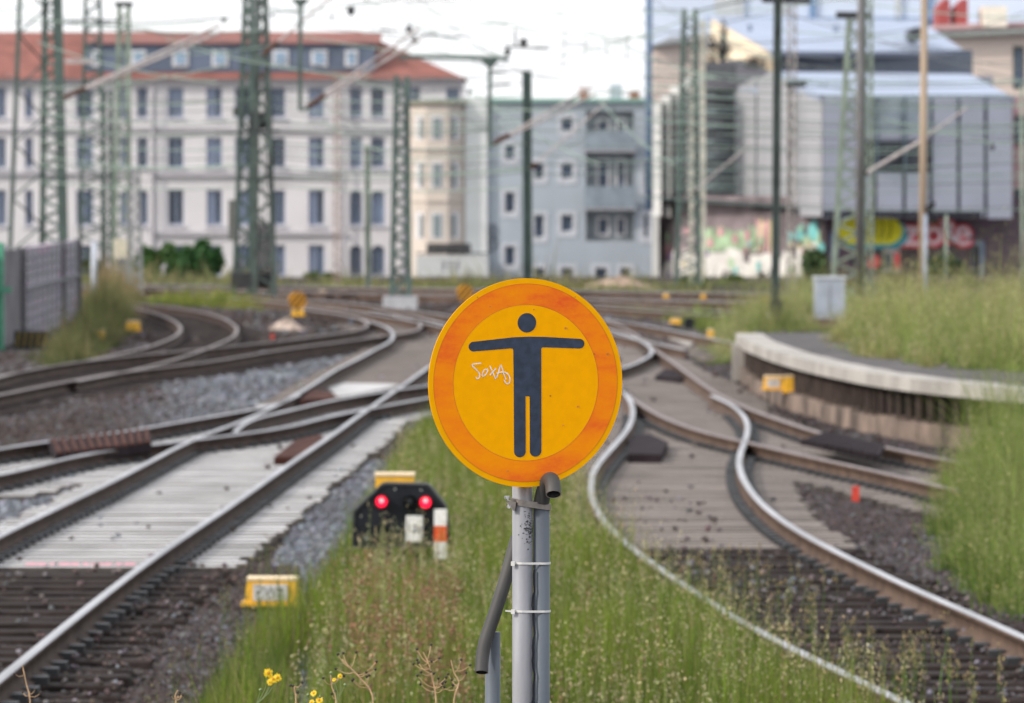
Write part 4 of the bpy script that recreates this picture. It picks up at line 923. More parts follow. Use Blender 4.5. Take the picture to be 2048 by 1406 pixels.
# ------------------------------------------------------------------ masts
def lattice_mast(pxl_t, pxr_t, pyt, pxl_b, pxr_b, pyb, Y, label, m=M_GREEN, chord=.08, lace=.05, cell=None, depth=.35, cap=False, group='lattice catenary masts'):
    a = at_y(pxl_t, pyt, Y); b = at_y(pxr_t, pyt, Y); c = at_y(pxl_b, pyb, Y); d = at_y(pxr_b, pyb, Y)
    zb = min(0.0, c[2]); e = empty('lattice_mast', ((c[0]+d[0])/2, Y, 0), label, 'mast', group)
    def X(side, z):
        t = (z-c[2])/(a[2]-c[2]); return (c[0]+(a[0]-c[0])*t) if side < 0 else (d[0]+(b[0]-d[0])*t)
    for s_ in (-1, 1):
        for q in (0, depth): MB().bar((X(s_, zb), Y+q, zb), (X(s_, a[2]), Y+q, a[2]), chord, chord*.8).build('chord', m, e)
    mb = MB(); z = zb+.1; k = 1; w_ = abs(d[0]-c[0]); cell = cell or max(w_*.8, .25)
    while z < a[2]-cell:
        for q in (-.02, depth+.02): mb.bar((X(-k, z), Y+q, z), (X(k, z+cell), Y+q, z+cell), lace, .012)
        if int((z-zb)/cell) % 2 == 0: mb.bar((X(-1, z), Y, z), (X(-1, z+cell), Y+depth, z+cell), lace, .012); mb.bar((X(1, z), Y, z), (X(1, z+cell), Y+depth, z+cell), lace, .012)
        z += cell; k = -k
    mb.build('lacing', m, e)
    if cap: MB().box(X(-1, a[2])-.12, X(1, a[2])+.12, Y-.08, Y+depth+.08, a[2], a[2]+.12).build('cap', M_DARK, e)
    return e
lm = lattice_mast
# tall tapered tower at left: three legs visible
def tower():
    Y = 165; e = empty('lattice_tower', (*at_z(75, 700, 0)[:1], Y, 0), 'tall tapered green lattice tower at far left, behind the panelled wall', 'tower')
    legs = [((41,-40),(18,560),0,.12), ((84,-40),(77,560),1.2,.17), ((113,-40),(128,560),.1,.28)]
    L = []
    for (t_, b_, q, wd) in legs:
        A = at_y(*t_, Y); B = at_y(*b_, Y); zz = 0; L.append((np.array([A[0], Y+q, A[2]]), np.array([B[0], Y+q, B[2]]))); MB().bar(L[-1][0], L[-1][1], wd, .15).build('leg', M_GREEN, e)
    def br(i, j, n, w_, nm):
        mb = MB()
        for k in range(n):
            t0, t1 = k/n, (k+1)/n; p = lambda i_, t: L[i_][1]+(L[i_][0]-L[i_][1])*t
            s0, s1 = (i, j) if k % 2 else (j, i); mb.bar(p(s0, t0), p(s1, t1), w_, .03)
        mb.build(nm, M_GREEN, e)
    br(0, 1, 11, .05, 'side_bracing'); br(1, 2, 34, .09, 'front_bracing')
tower()
lm(171, 198, -40, 158, 210, 560, 172, 'slim grey lattice mast right of the tall tower', M_GREEN, .08, .05, .26)
lm(238, 256, 12, 226, 258, 556, 168, 'green lattice mast with a flat top standing above the roof at left', M_GREENL, .11, .05, .2, cap=True)
lm(206, 222, 180, 204, 222, 556, 170, 'narrow dark lattice mast among the left masts', M_GREEN, .09, .05, .18)
lm(262, 276, 335, 252, 282, 560, 164, 'short pale lattice mast rising just left of the green bushes', mat('mast_grey', (.25, .26, .27), .6), .07, .06, .17)
lm(491, 503, -40, 467, 500, 612, 158, 'left mast of the dense dark pair in front of the white building', M_GREEN, .12, .07, .36, depth=.4, group='dense mast pair')
lm(515, 529, -40, 509, 549, 612, 156, 'right mast of the dense dark pair in front of the white building', M_DARKG, .14, .08, .4, depth=.4, group='dense mast pair')
YD = 157
def Bx(mb, x0, x1, y0, y1, Y, dy=.3): a = at_y(x0, y1, Y); b = at_y(x1, y0, Y); mb.box(a[0], b[0], Y, Y+dy, a[2], b[2]); return mb
e = empty('tensioning_weights', (*at_y(520, 500, YD-.4)[:2], 0), 'dark stack of tensioning weights hanging on the dense mast pair', 'weights')
mb = MB()
for k in range(18): a = at_y(513+(k % 2), 445+k*6.6+6, YD-.5); b = at_y(547, 445+k*6.6, YD-.5); mb.box(a[0], b[0], YD-.75, YD-.45, a[2]+.006, b[2])
mb.build('weight_stack', M_DARK, e); Bx(MB(), 457, 471, 400, 480, YD-.4).build('counterweight', mat('weight_grey', (.13, .135, .13), .8), e)
Bx(MB(), 500, 544, 225, 258, YD-.4).build('upper_block', M_DARK, e); Bx(MB(), 466, 480, 215, 232, YD-.4).build('pulley', M_DARKG, e); Bx(MB(), 462, 552, 545, 575, YD-.4, .5).build('base_frame', M_DARK, e)
MB().bar(at_y(529, 0, YD-.5), at_y(529, 460, YD-.5), .03).build('hanger_rod', M_DARK, e)
lm(793, 814, 152, 784, 818, 592, 146, 'green lattice mast on a pale concrete foot in the middle', M_GREEN, .13, .08, .22, depth=.3)
YF = gY(620); f0 = at_y(766, 620, YF); f1 = at_y(834, 594, YF)
tag(MB().box(f0[0], f1[0], YF, YF+.85, -.05, f1[2]).build('mast_foot', mat('foot_conc', (.42, .43, .46), .85, 0, .1, 3)), 'pale concrete block under the middle lattice mast', 'foundation')
lm(669, 679, 150, 668, 680, 572, 178, 'thin rusty lattice mast before the white building', mat('mast_rusty', (.30, .22, .19), .8, 0, .3, 2), .035, .04, .16, depth=.15)
lm(1369, 1391, 18, 1352, 1398, 585, 178, 'green lattice mast with a pointed arm before the white clad gable', M_GREEN, .15, .05, .26)
lm(1389, 1407, 40, 1380, 1408, 580, 186, 'pale cream lattice mast beside the dark glass wall', mat('mast_cream', (.50, .49, .42), .6, 0, .15, 2), .11, .06, .28)
lm(1577, 1592, -40, 1575, 1592, 606, 154, 'slim pale lattice mast with a cross plate, right of the dark green pole', mat('mast_spot', (.34, .31, .30), .7, 0, .35, 3), .04, .04, .17, depth=.16)
lm(1700, 1722, 28, 1664, 1716, 612, 150, 'wide tapering lattice mast in front of the grey hall', M_GREENL, .12, .06, .26, depth=.4)
lm(1731, 1744, -40, 1729, 1746, 612, 148, 'slim green lattice mast touching the dark pole by the yellow graffiti', M_GREENL, .05, .045, .17, depth=.16)
def pole(px_t, px_b, pyt, pyb, Y, r, label, m, parts=None, shape='round', zb=None):
    a = at_y(px_t, pyt, Y); b = at_y(px_b, pyb, Y); zb = b[2] if zb is None else zb; e = empty('steel_pole', (b[0], Y, zb), label, 'pole', 'plain catenary poles')
    mb = MB()
    if shape == 'h':
        w_ = r*2; mb.bar((b[0]-w_/2+.01, Y, zb), (a[0]-w_/2+.01, Y, a[2]), .02, w_); mb.bar((b[0]+w_/2-.01, Y, zb), (a[0]+w_/2-.01, Y, a[2]), .02, w_); mb.bar((b[0], Y-.02, zb), (a[0], Y-.02, a[2]), w_-.022, .02)
    else: mb.tube([(b[0], Y, zb), (a[0], Y, a[2])], [r, r*.85], 16)
    mb.build('shaft', m, e, smooth=(shape != 'h')); return e
e = pole(1054, 1056, 142, 600, 152, .125, 'thick green pole directly above the round sign', M_GREEN, shape='h', zb=0)
for (px, py, wd, ht) in ((1046, 85, 10, 8),): pass
pole(735, 736, 290, 585, 170, .085, 'short olive pole before the arched windows', M_GREENL, shape='h', zb=0)
e = pole(1556, 1550, -40, 672, gY(664), .088, 'tall dark green pole rising behind the platform end', M_DARKG, shape='h', zb=0)
Ye = gY(664); Bx(MB(), 1541, 1566, 600, 638, Ye-.25, .2).build('switch_box', M_DARK, e)
c = at_y(1538, 632, Ye-.1); MB().tube([(c[0], Ye-.12, c[2]), (c[0], Ye-.04, c[2])], .07, 16).build('white_disc', M_WHITE, e)
pole(1722, 1718, -40, 600, 148, .105, 'thick dark grey pole crossing the yellow graffiti', mat('pole_grey', (.13, .125, .13), .6, 0, .2, 2), zb=0)
e = pole(1849, 1844, -40, 640, 112, .078, 'tall brown pole standing in the platform grass', mat('pole_brown', (.36, .27, .19), .6, 0, .2, 2, stretch=(1, 1, .1)), zb=0)
pole(1851, 1850, 428, 640, 111.9, .05, 'shorter blue grey post fixed to the tall brown pole', mat('post_blue', (.28, .32, .40), .5), zb=0)
lp_ = empty('floodlight', at_y(1862, 412, 111.8), 'black floodlight on the right of the tall brown pole', 'lamp'); q = lp_.location
MB().slab([(q.x-.07, q.y, q.z-.12), (q.x+.06, q.y, q.z-.05), (q.x+.10, q.y, q.z+.09), (q.x-.06, q.y, q.z+.03)], (0, .12, 0)).build('head', M_BLACKP, lp_); MB().bar((q.x-.14, q.y+.05, q.z-.02), (q.x-.03, q.y+.05, q.z-.02), .03).build('arm', M_DARK, lp_)
pole(2043, 2046, 170, 645, 104, .03, 'thin pale pole at the right picture edge', M_GREENL, zb=0)
pole(188, 188, 482, 580, 150, .085, 'pale blue grey post behind the panelled wall', mat('post_pale', (.50, .54, .62), .5), zb=0)
pole(1298, 1298, -40, 420, 300, .2, 'dark blue downpipe post on the left edge of the glass office', mat('post_navy', (.10, .16, .26), .5))
pole(1893, 1892, 430, 590, 170, .05, 'thin grey post before the red graffiti', M_GREENL)
# cream board on a left mast, utility cabinet
Yc = 162; e = empty('cream_board', at_y(240, 520, Yc), 'cream rectangular board with black marks on a left mast', 'sign'); Bx(MB(), 227, 254, 478, 516, Yc, .06).build('board', mat('cream_board', (.62, .58, .46), .6), e)
text('board_text', ':\n:', at_y(240.5, 497, Yc-.02), .25, M_DARK, e); MB().bar(at_y(240, 516, Yc+.1), at_y(240, 570, Yc+.1), .05).build('post', M_DARKG, e)
Yu = gY(648); e = empty('utility_cabinet', at_z(1660, 648, 0), 'pale grey metal cabinet in the grass behind the platform', 'cabinet')
a = at_y(1631, 648, Yu); b = at_y(1690, 558, Yu); MB().box(a[0], b[0], Yu, Yu+.9, 0, b[2]).build('housing', mat('cabinet_grey', (.36, .40, .47), .5, 0, .12, 2), e); MB().box(a[0]-.03, b[0]+.03, Yu-.03, Yu+.93, b[2]+.001, b[2]+.05).build('roof', mat('cabinet_roof', (.5, .53, .58), .5), e)
MB().bar((float((a[0]+b[0])/2), Yu-.004, .1), (float((a[0]+b[0])/2), Yu-.004, float(b[2])-.1), .012, .006).build('door_seam', M_DARK, e)

# dropper posts, cantilevers with brown insulators
def dropper(px, pyt, pyb, Y, label, bt=True):
    e = empty('dropper_post', at_y(px, pyb, Y), label, 'dropper post', 'hanging catenary posts')
    MB().bar(at_y(px, pyb, Y), at_y(px+1, pyt, Y), .10, .10).build('shaft', M_GREEN, e)
    if bt: MB().slab([at_y(px-19, pyt, Y), at_y(px+21, pyt, Y), at_y(px+4, pyt+18, Y), at_y(px-3, pyt+18, Y)][::-1], (0, .1, 0)).build('gusset', M_GREEN, e)
    return e
dropper(600, -3, 222, 140, 'hanging green post with a gusset, left of the middle at the top')
dropper(979, 118, 292, 140, 'hanging green post with a gusset, left of the thick pole above the sign')
def cantilever(p0, p1, ins, Y, label, th=.055, tubes=((0, 0),), Y2=None):
    Y2 = Y2 or Y; A = at_y(*p0, Y); B = at_y(*p1, Y2); e = empty('cantilever_arm', A, label, 'cantilever', 'sloping catenary arms'); d = B-A
    for k, (ox, oz) in enumerate(tubes):
        o_ = np.array([ox*Y/F, 0, -oz*Y/F]); MB().tube([A+d*ins+o_*.3, B+o_], th/2, 8).build('tube', M_TUBE, e)
    mb = MB(); n = 8; pts = []; rr = []
    for i in range(n*2+1): t = i/(n*2); pts.append(A+d*(ins*(.25+.75*t))); rr.append(.085 if i % 2 else .055)
    mb.tube(pts, rr, 10); mb.build('insulator', M_INS, e); MB().tube([A, A+d*ins*.3], .045, 8).build('bracket', M_GREEN, e)
    return e
cantilever((112, 203), (440, 50), .18, 150, 'long pale arm rising right from the tall tower at left', .08, ((0, 0), (6, 12)))
cantilever((516, 118), (720, -55), .20, 145, 'arm rising right from the dense mast pair', .06)
cantilever((604, 222), (838, 62), .20, 141, 'double pale arm rising from the hanging post left of the middle', .07, ((0, -6), (6, 14)))
cantilever((978, 292), (1185, 178), .20, 141, 'double pale arm rising from the hanging post near the thick pole', .06, ((0, -5), (6, 10)))
cantilever((1058, 340), (1212, 205), .10, 151, 'faint arm rising right from the thick green pole', .05)
cantilever((1730, 348), (1842, 282), .04, 140, 'pale arm sloping up to the tall brown pole', .09)
cantilever((1842, 280), (1935, 215), .04, 140, 'faint pale arm on the right of the tall brown pole', .05)
cantilever((1385, 385), (1500, 290), .04, 170, 'faint pale arm before the dark glass wall', .06)
# crossbeams and small fittings
def beam(p0, p1, Y, th, label, m=M_GREEN, name='cross_beam', cat='beam'):
    return tag(MB().bar(at_y(*p0, Y), at_y(*p1, Y), th, th).build(name, m), label, cat, 'horizontal beams and brackets')
beam((800, 113), (1018, 118), 146, .10, 'dark horizontal beam joining the middle mast and the hanging post')
beam((982, 143), (1013, 145), 140, .05, 'upper short bracket right of the hanging post above the sign', M_DARK)
beam((982, 170), (1020, 168), 140, .04, 'lower short bracket right of the hanging post above the sign', M_DARK)
beam((1572, 168), (1612, 168), 153, .16, 'dark cross plate on the slim pale mast', M_DARK)
beam((1524, 0), (1622, 2), 124, .12, 'dark crosshead across the top of the dark green pole', M_DARK)
beam((1672, 30), (1740, 31), 149, .18, 'dark crosshead on the wide tapering mast', M_DARK)
beam((125, 43), (240, 42), 160, .05, 'thin dark bar right of the tall tower top', M_DARK)
beam((130, 122), (190, 124), 158, .12, 'pale wide insulator bar before the red roof', M_TUBE)
beam((1375, 20), (1280, 18), 177, .03, 'thin arm left of the lattice mast before the gable', M_DARKG)
beam((1392, 22), (1508, -4), 177, .05, 'thin arm right of the lattice mast before the gable', M_DARKG)
beam((430, 265), (560, 262), 150, .05, 'small dark bar across the dense mast pair', M_DARK)
def insul(px, py, Y, s_, label):
    c = at_y(px, py, Y); k = Y/F*s_; mb = MB(); mb.tube([(c[0], Y, c[2]-k), (c[0], Y, c[2]-k*.4), (c[0], Y, c[2]+k*.1), (c[0], Y, c[2]+k*.5), (c[0], Y, c[2]+k)], [k*.35, k*.55, k, k*.8, k*.3], 10)
    return tag(mb.build('insulator', M_DARK), label, 'insulator', 'small dark insulators on the wires')
for (px, py, s_, lab) in ((702, 22, 10, 'dark insulator on a wire at the top, left of the middle'), (545, 31, 4, 'tiny dark insulator right of the dense mast pair at the top'), (664, 32, 4, 'tiny dark insulator left of the large one at the top'),
        (818, 58, 8, 'dark insulator above the middle lattice mast'), (828, 80, 7, 'lower dark insulator above the middle lattice mast'), (1015, 104, 8, 'dark insulator on the right end of the long beam'), (1047, 86, 10, 'dark insulator over the thick pole above the sign'), (938, 186, 5, 'small dark insulator near the roof corner'), (448, 40, 6, 'small dark insulator over the red roof'), (1461, 302, 5, 'small pale insulator before the dark glass wall'), (1985, 295, 6, 'small insulator before the grey panels at right')):
    insul(px, py, 145, s_, lab)
beam((1008, 92), (1098, 98), 145, .05, 'dark cross arm with insulators over the thick pole', M_DARK)
beam((1030, 60), (1031, 92), 145, .05, 'short upright on the cross arm over the thick pole', M_DARK)
beam((760, 60), (795, 61), 148, .04, 'small dark bar above the roof corner', M_DARK)
beam((845, 70), (920, 75), 148, .03, 'thin dark rod right of the middle lattice mast', M_DARK)

# overhead wires
M_WG = mat('wire_verdigris', (.27, .36, .31), .6); M_WD = mat('wire_dark', (.10, .115, .115), .6)
w_sag = []
def wire(p0, p1, Y0, Y1, sag, label, m=M_WG, r=.011):
    A = at_y(*p0, Y0); B = at_y(*p1, Y1); pts = []
    for i in range(17): t = i/16; p = A+(B-A)*t; p[2] -= sag*4*t*(1-t); pts.append(p)
    return tag(MB().tube(pts, r, 5).build('overhead_wire', m), label, 'overhead wire', 'overhead wires of the yard')
W = []
for i in range(26):
    y0 = 125+i*11+random.uniform(-6, 6); y1 = y0+random.uniform(-24, 34); W.append(((1290, y0), (2080, y1), 150+i, 150+i*1.3, .25, M_WG if i % 3 else M_WD))
for i in range(18):
    y0 = 180+i*11+random.uniform(-5, 5); W.append(((505, y0), (1060, y0+random.uniform(-18, 18)), 157, 152, .2, M_WG if i % 2 else M_WD))
for i in range(14):
    y0 = 190+i*13+random.uniform(-5, 5); W.append(((80, y0), (520, y0+random.uniform(-14, 22)), 165, 158, .2, M_WG if i % 2 else M_WD))
for i in range(7):
    y0 = 215+i*22; W.append(((1056, y0), (1384, y0+random.uniform(-30, 12)), 152, 178, .2, M_WG))
for i, (a_, b_) in enumerate((((-20, 20), (150, -30)), ((-20, 42), (520, 28)), ((120, 42), (520, 60)), ((200, 45), (1010, 130)), ((520, 20), (860, -20)), ((560, 40), (980, 70)), ((700, -20), (1000, 110)), ((830, -10), (1060, 150)), ((860, 60), (1300, -20)), ((1050, 95), (1560, 20)), ((1060, 120), (1390, 30)), ((1060, 150), (1540, 130)),
        ((600, 70), (1020, 110)), ((740, 60), (1330, 200)), ((1380, 25), (1560, 120)), ((1556, 20), (2060, 140)), ((1556, 60), (2060, 60)), ((1740, 90), (2060, 20)), ((640, 240), (860, 330)), ((640, 200), (830, 300)), ((1190, 190), (1350, 330)), ((1120, 300), (1230, 215)), ((940, 180), (1200, 330)), ((880, 200), (1060, 290)))):
    W.append((a_, b_, 150+i*.5, 156-i*.4, .15, M_WD if i % 2 else M_WG))
for i in range(30):
    xa = random.uniform(-20, 1750); ya = random.uniform(-20, 200); W.append(((xa, ya), (xa+random.uniform(250, 520), ya+random.uniform(-60, 150)), 150+i, 160-i, .15, M_WD if i % 2 else M_WG))
for i in range(5): x_ = 1130+i*42; W.append(((x_, 60+11*(i % 3)), (x_-5, 135), 150, 150, 0, M_WD))
def where(px, py):
    refs = [(35, 'the tall tower'), (185, 'the slim grey mast'), (247, 'the flat-topped mast'), (350, 'the fourth window column'), (430, 'the red roof middle'), (510, 'the dense masts'), (600, 'the left hanging post'), (674, 'the thin rusty mast'), (735, 'the short olive pole'), (803, 'the middle mast'), (880, 'the roof corner'), (979, 'the right hanging post'), (1056, 'the thick pole'), (1140, 'the grey house windows'), (1220, 'the balconies'), (1300, 'the office corner'), (1385, 'the gable mast'), (1450, 'the dark glazing'), (1553, 'the dark green pole'), (1585, 'the slim pale mast'), (1695, 'the wide mast'), (1738, 'the dark grey pole'), (1845, 'the brown pole'), (1960, 'the grey panels'), (2045, 'the right frame edge')]
    return min(refs, key=lambda t: abs(t[0]-px))[1]
W.sort(key=lambda t: (t[0][1]+t[1][1]))
seen = {}
for i, (a_, b_, Ya, Yb, m_) in enumerate((w_[0], w_[1], w_[2], w_[3], w_[5]) for w_ in W):
    tone = 'pale green' if m_ is M_WG else 'dark'
    slope = 'level' if abs(b_[1]-a_[1]) < 9 else ('rising' if b_[1] < a_[1] else 'falling')
    hgt = (a_[1]+b_[1])/2; lev = 'in the sky' if hgt < 60 else ('at roof height' if hgt < 170 else ('at top window height' if hgt < 245 else ('at second window row' if hgt < 310 else 'at third window row')))
    key = (tone, slope, lev, where(max(a_[0], 0), 0), where(min(b_[0], 2048), 0)); seen[key] = seen.get(key, 0)+1
    num = ['', 'second ', 'third ', 'fourth ', 'fifth ', 'sixth '][min(seen[key]-1, 5)]
    A_, B_ = key[3].replace('the ', '', 1), key[4].replace('the ', '', 1)
    wire(a_, b_, Ya, Yb, w_sag[i] if False else .18, f'{num}{tone} {slope} wire {lev}, {A_} to {B_}', m_, .017 if m_ is M_WG else .012)

# ------------------------------------------------------------------ buildings
def wall_holes(mb, x0, x1, z0, z1, Y, holes, depth=.3, mi=0):
    xs = sorted(set([x0, x1]+[h[0] for h in holes]+[h[1] for h in holes])); zs = sorted(set([z0, z1]+[h[2] for h in holes]+[h[3] for h in holes]))
    xs = [x for x in xs if x0 <= x <= x1]; zs = [z for z in zs if z0 <= z <= z1]
    for i in range(len(xs)-1):
        for j in range(len(zs)-1):
            cx, cz = (xs[i]+xs[i+1])/2, (zs[j]+zs[j+1])/2
            if any(h[0] < cx < h[1] and h[2] < cz < h[3] for h in holes): continue
            mb.add([(xs[i],Y,zs[j]),(xs[i+1],Y,zs[j]),(xs[i+1],Y,zs[j+1]),(xs[i],Y,zs[j+1])], [(0,1,2,3)], mi)
    for a, b, c, d in holes:
        mb.add([(a,Y,c),(b,Y,c),(b,Y,d),(a,Y,d),(a,Y+depth,c),(b,Y+depth,c),(b,Y+depth,d),(a,Y+depth,d)], [(0,4,5,1),(3,2,6,7),(0,3,7,4),(1,5,6,2)], mi)
def window(parent, a, b, c, d, Y, fm=M_FRAME, gm=M_GLASS, arch=False, mull=True, sill=True, curtain=None, th=None):
    t = th or .10; mb = MB(); mb.box(a, a+t, Y, Y+.08, c, d); mb.box(b-t, b, Y, Y+.08, c, d); mb.box(a+t, b-t, Y, Y+.08, d-t, d); mb.box(a+t, b-t, Y, Y+.08, c, c+t)
    if mull: m_ = (a+b)/2; mb.box(m_-t*.55, m_+t*.55, Y-.01, Y+.07, c+t, d-t)
    f = mb.build('window', fm, parent); MB().box(a+t*.5, b-t*.5, Y+.09, Y+.12, c+t*.5, d-t*.5).build('pane', gm, f)
    if curtain: MB().box(a+t, a+(b-a)*.45, Y+.082, Y+.089, c+t, d-t).build('curtain', curtain, f)
    return f
YB = 375.0
def bx(px): return float(at_y(px, 385, YB)[0])
def bz(py): return float(at_y(1024, py, YB)[2])
M_BW = mat('plaster_white', (.60, .582, .60), .9, 0, .05, .35); M_BT = mat('plaster_trim', (.40, .39, .42), .9); M_ROOF = mat('roof_tile_red', (.225, .088, .072), .9, 0, .18, .8); M_SLATE = mat('slate_blue', (.105, .135, .195), .7, 0, .15, .5)
def big_house():
    e = empty('white_house', (bx(400), YB, -5.2), 'large white four storey building with a red tiled roof and grey dormer band', 'building')
    rows = [(175,235),(275,335),(380,450),(490,552)]
    cols = [(-8,12),(50,66),(152,186),(240,260),(274,296),(336,367),(413,444),(470,500),(541,570),(617,648),(699,724),(742,769),(815,840),(893,919)]
    holes = []; wins = []
    for j, (y0, y1) in enumerate(rows):
        for i, (x0, x1) in enumerate(cols):
            if i >= 12 and j > 0: continue
            h = (bx(x0), bx(x1), bz(y1), bz(y0)); holes.append(h); wins.append((h, j, i))
    mb = MB(); wall_holes(mb, bx(-160), bx(926), -5.2, bz(160), YB, holes, .35)
    x0, x1, z1 = bx(-160), bx(926), bz(160); D = 14
    mb.add([(x1,YB,-5.2),(x1,YB+D,-5.2),(x1,YB+D,z1),(x1,YB,z1)], [(0,1,2,3)]); mb.add([(x0,YB,-5.2),(x0,YB+D,-5.2),(x0,YB+D,z1),(x0,YB,z1)], [(0,3,2,1)]); mb.add([(x0,YB+D,-5.2),(x1,YB+D,-5.2),(x1,YB+D,z1),(x0,YB+D,z1)], [(0,3,2,1)])
    mb.build('wall', M_BW, e)
    cur = mat('curtain_grey', (.30, .35, .47), .8)
    for h, j, i in wins:
        window(e, *h, YB+.28, gm=(M_GLASS, mat('window_glass_light', (.17, .22, .31), .15, 0, .4, .5), M_GLASS, mat('window_glass_dark', (.025, .035, .05), .2, 0, .3, .8))[(i*5+j*7) % 4], curtain=cur if (i*7+j*3) % 3 == 0 else None)
        if j >= 2 and i in (3, 4, 10, 11): # arched heads
            a, b, c, d = h; r = (b-a)/2; mb = MB()
            for s_ in (-1, 1):
                pts = [(a+r+s_*r, d)]+[(a+r+s_*r*math.cos(t), d-r+r*math.sin(t)) for t in np.linspace(0, math.pi/2, 8)]
                P = [(p[0], YB-.012, p[1]) for p in pts]; P = P if s_ < 0 else P[::-1]; mb.slab(P, (0, .28, 0))
            mb.build('arch_spandrel', M_BW, e)
    mb = MB()
    for (xa, xb, ya, yb_, dy) in ((-150,926,157,165,.5),(-150,800,256,262,.25),(300,682,344,352,.3),(300,690,463,470,.3),(-150,240,344,350,.3)):
        mb.box(bx(xa), bx(xb), YB-dy, YB-.003, bz(yb_), bz(ya))
    mb.build('cornice', M_BT, e)
    mb = MB()
    for xa in (300, 676, 800): MB().box(bx(xa), bx(xa+8), YB-.15, YB-.002, bz(560), bz(172)).build('pilaster', M_BW, e)
    for xa in (306, 690, 806):
        MB().tube([(bx(xa), YB-.42, bz(172)), (bx(xa), YB-.42, -5.2)], .09, 6).build('downpipe', M_BT, e)
    # sills
    mb = MB()
    for h, j, i in wins: mb.box(h[0]-.12, h[1]+.12, YB-.16, YB+.2, h[2]-.16, h[2]-.02)
    mb.build('window_sills', mat('sill', (.52, .52, .56), .8), e)['kind'] = 'stuff'
    ez = bz(158); rz = bz(58); mb = MB(); xr = bx(715); x1 = bx(933); x0 = bx(-200); y0, y1 = YB-.7, YB+D+.7; ym = (y0+y1)/2
    mb.add([(x0,y0,ez),(x1,y0,ez),(x1,y1,ez),(x0,y1,ez),(x0,ym,rz),(xr,ym,rz)], [(0,1,5,4),(1,2,5),(2,3,4,5),(0,3,2,1)])
    mb.build('roof', M_ROOF, e)
    # grey dormer band, standing out of the front slope
    a, b = bx(172), bx(748); mb = MB(); mb.box(a, b, YB+.3, YB+7, bz(143), bz(84)); mb.build('dormer_band', M_SLATE, e)
    mb = MB(); mb.add([(a,YB+.0,bz(86)),(b+.4,YB+.0,bz(86)),(b+.4,YB+7.3,bz(60)),(a,YB+7.3,bz(60)),(a,YB+.0,bz(88)),(b+.4,YB+.0,bz(88)),(b+.4,YB+7.3,bz(63)),(a,YB+7.3,bz(63))], [(0,1,2,3),(7,6,5,4),(0,4,5,1),(1,5,6,2),(3,2,6,7),(0,3,7,4)]); mb.build('dormer_roof', M_ROOF, e)
    for (xa, xb) in ((184,200),(262,292),(345,377),(424,456),(545,577),(622,655),(690,716)):
        f = MB().box(bx(xa), bx(xb), YB+.18, YB+.295, bz(133), bz(100)).build('window', M_FRAMEW, e); MB().box(bx(xa)+.2, bx(xb)-.2, YB+.10, YB+.176, bz(128), bz(104)).build('pane', mat('glass_sky', (.24, .34, .46), .2), f)
big_house()
def bay_house():
    Y = 350.5; e = empty('bay_house', (*at_y(880, 500, Y)[:2], -5.2), 'narrow beige house with a faceted bay and three rows of windows', 'building')
    X = lambda p: float(at_y(p, 385, Y)[0]); Zz = lambda p: float(at_y(1024, p, Y)[2]); m = mat('plaster_beige', (.56, .495, .44), .9, 0, .08, .4)
    facets = [((818,1.2),(852,0)),((852,0),(896,0)),((896,0),(936,1.6))]
    foot = [(X(818),Y+1.2),(X(852),Y),(X(896),Y),(X(936),Y+1.6),(X(936),Y+9),(X(818),Y+9)]
    MB().prism(foot, -5.2, Zz(207)).build('wall', m, e)
    f2 = [(x+(.25 if x > X(870) else -.25), y-.25) for x, y in foot]; MB().prism(f2, Zz(206.5), Zz(200)).build('cornice', mat('cornice_olive', (.28, .27, .20), .8), e)
    for (ya, yb_) in ((232,280),(323,377),(425,478)):
        for (xa, xb) in ((832,847),(862,886),(902,919)):
            # lie on facets
            def fy(p):
                for (p0, d0), (p1, d1) in facets:
                    if p0 <= p <= p1: return Y+d0+(d1-d0)*(p-p0)/(p1-p0)
                return Y
            A, B = (X(xa), fy(xa)-.05), (X(xb), fy(xb)-.05)
            mb = MB(); mb.slab([(A[0],A[1],Zz(yb_)),(B[0],B[1],Zz(yb_)),(B[0],B[1],Zz(ya)),(A[0],A[1],Zz(ya))], (0, .3, 0)); f = mb.build('window', M_FRAMEW, e)
            i_ = .12; mb = MB(); mb.slab([(A[0]+i_,A[1]-.04,Zz(yb_)+i_),(B[0]-i_,B[1]-.04,Zz(yb_)+i_),(B[0]-i_,B[1]-.04,Zz(ya)-i_),(A[0]+i_,A[1]-.04,Zz(ya)-i_)], (0, .2, 0)); mb.build('pane', mat('glass_greenish', (.20, .24, .25), .2), f)
    for yy_ in (300, 400): MB().prism([(x, y-.12) for x, y in foot], Zz(yy_+3), Zz(yy_)).build('string_course', m, e)
    an = empty('annex', (*at_y(900, 540, Y-3)[:2], -5.2), 'pale single storey annex with a dark roof railing below the beige house', 'building'); Ya = Y-3
    XA = lambda p: float(at_y(p, 385, Ya)[0]); ZA = lambda p: float(at_y(1024, p, Ya)[2]); mb = MB(); wh = [(XA(x), XA(x+9), ZA(545), ZA(522)) for x in (884, 898, 912)]
    wall_holes(mb, XA(832), XA(976), -5.2, ZA(511), Ya, wh, .2); mb.box(XA(832), XA(976), Ya+.35, Ya+6, -5.2, ZA(512)); mb.build('wall', mat('plaster_pale', (.50, .52, .52), .9), an)
    for h in wh: window(an, *h, Ya+.12, M_FRAMEW, M_GLASS, mull=False)
    mb = MB(); mb.box(XA(832), XA(976), Ya-.1, Ya-.05, ZA(508), ZA(505)); mb.box(XA(855), XA(940), Ya-.1, Ya-.05, ZA(489), ZA(487))
    for k in range(26): x_ = XA(855)+(XA(940)-XA(855))*k/25; mb.box(x_-.05, x_+.05, Ya-.1, Ya-.05, ZA(508), ZA(487))
    mb.build('railing', M_DARK, an)
bay_house()
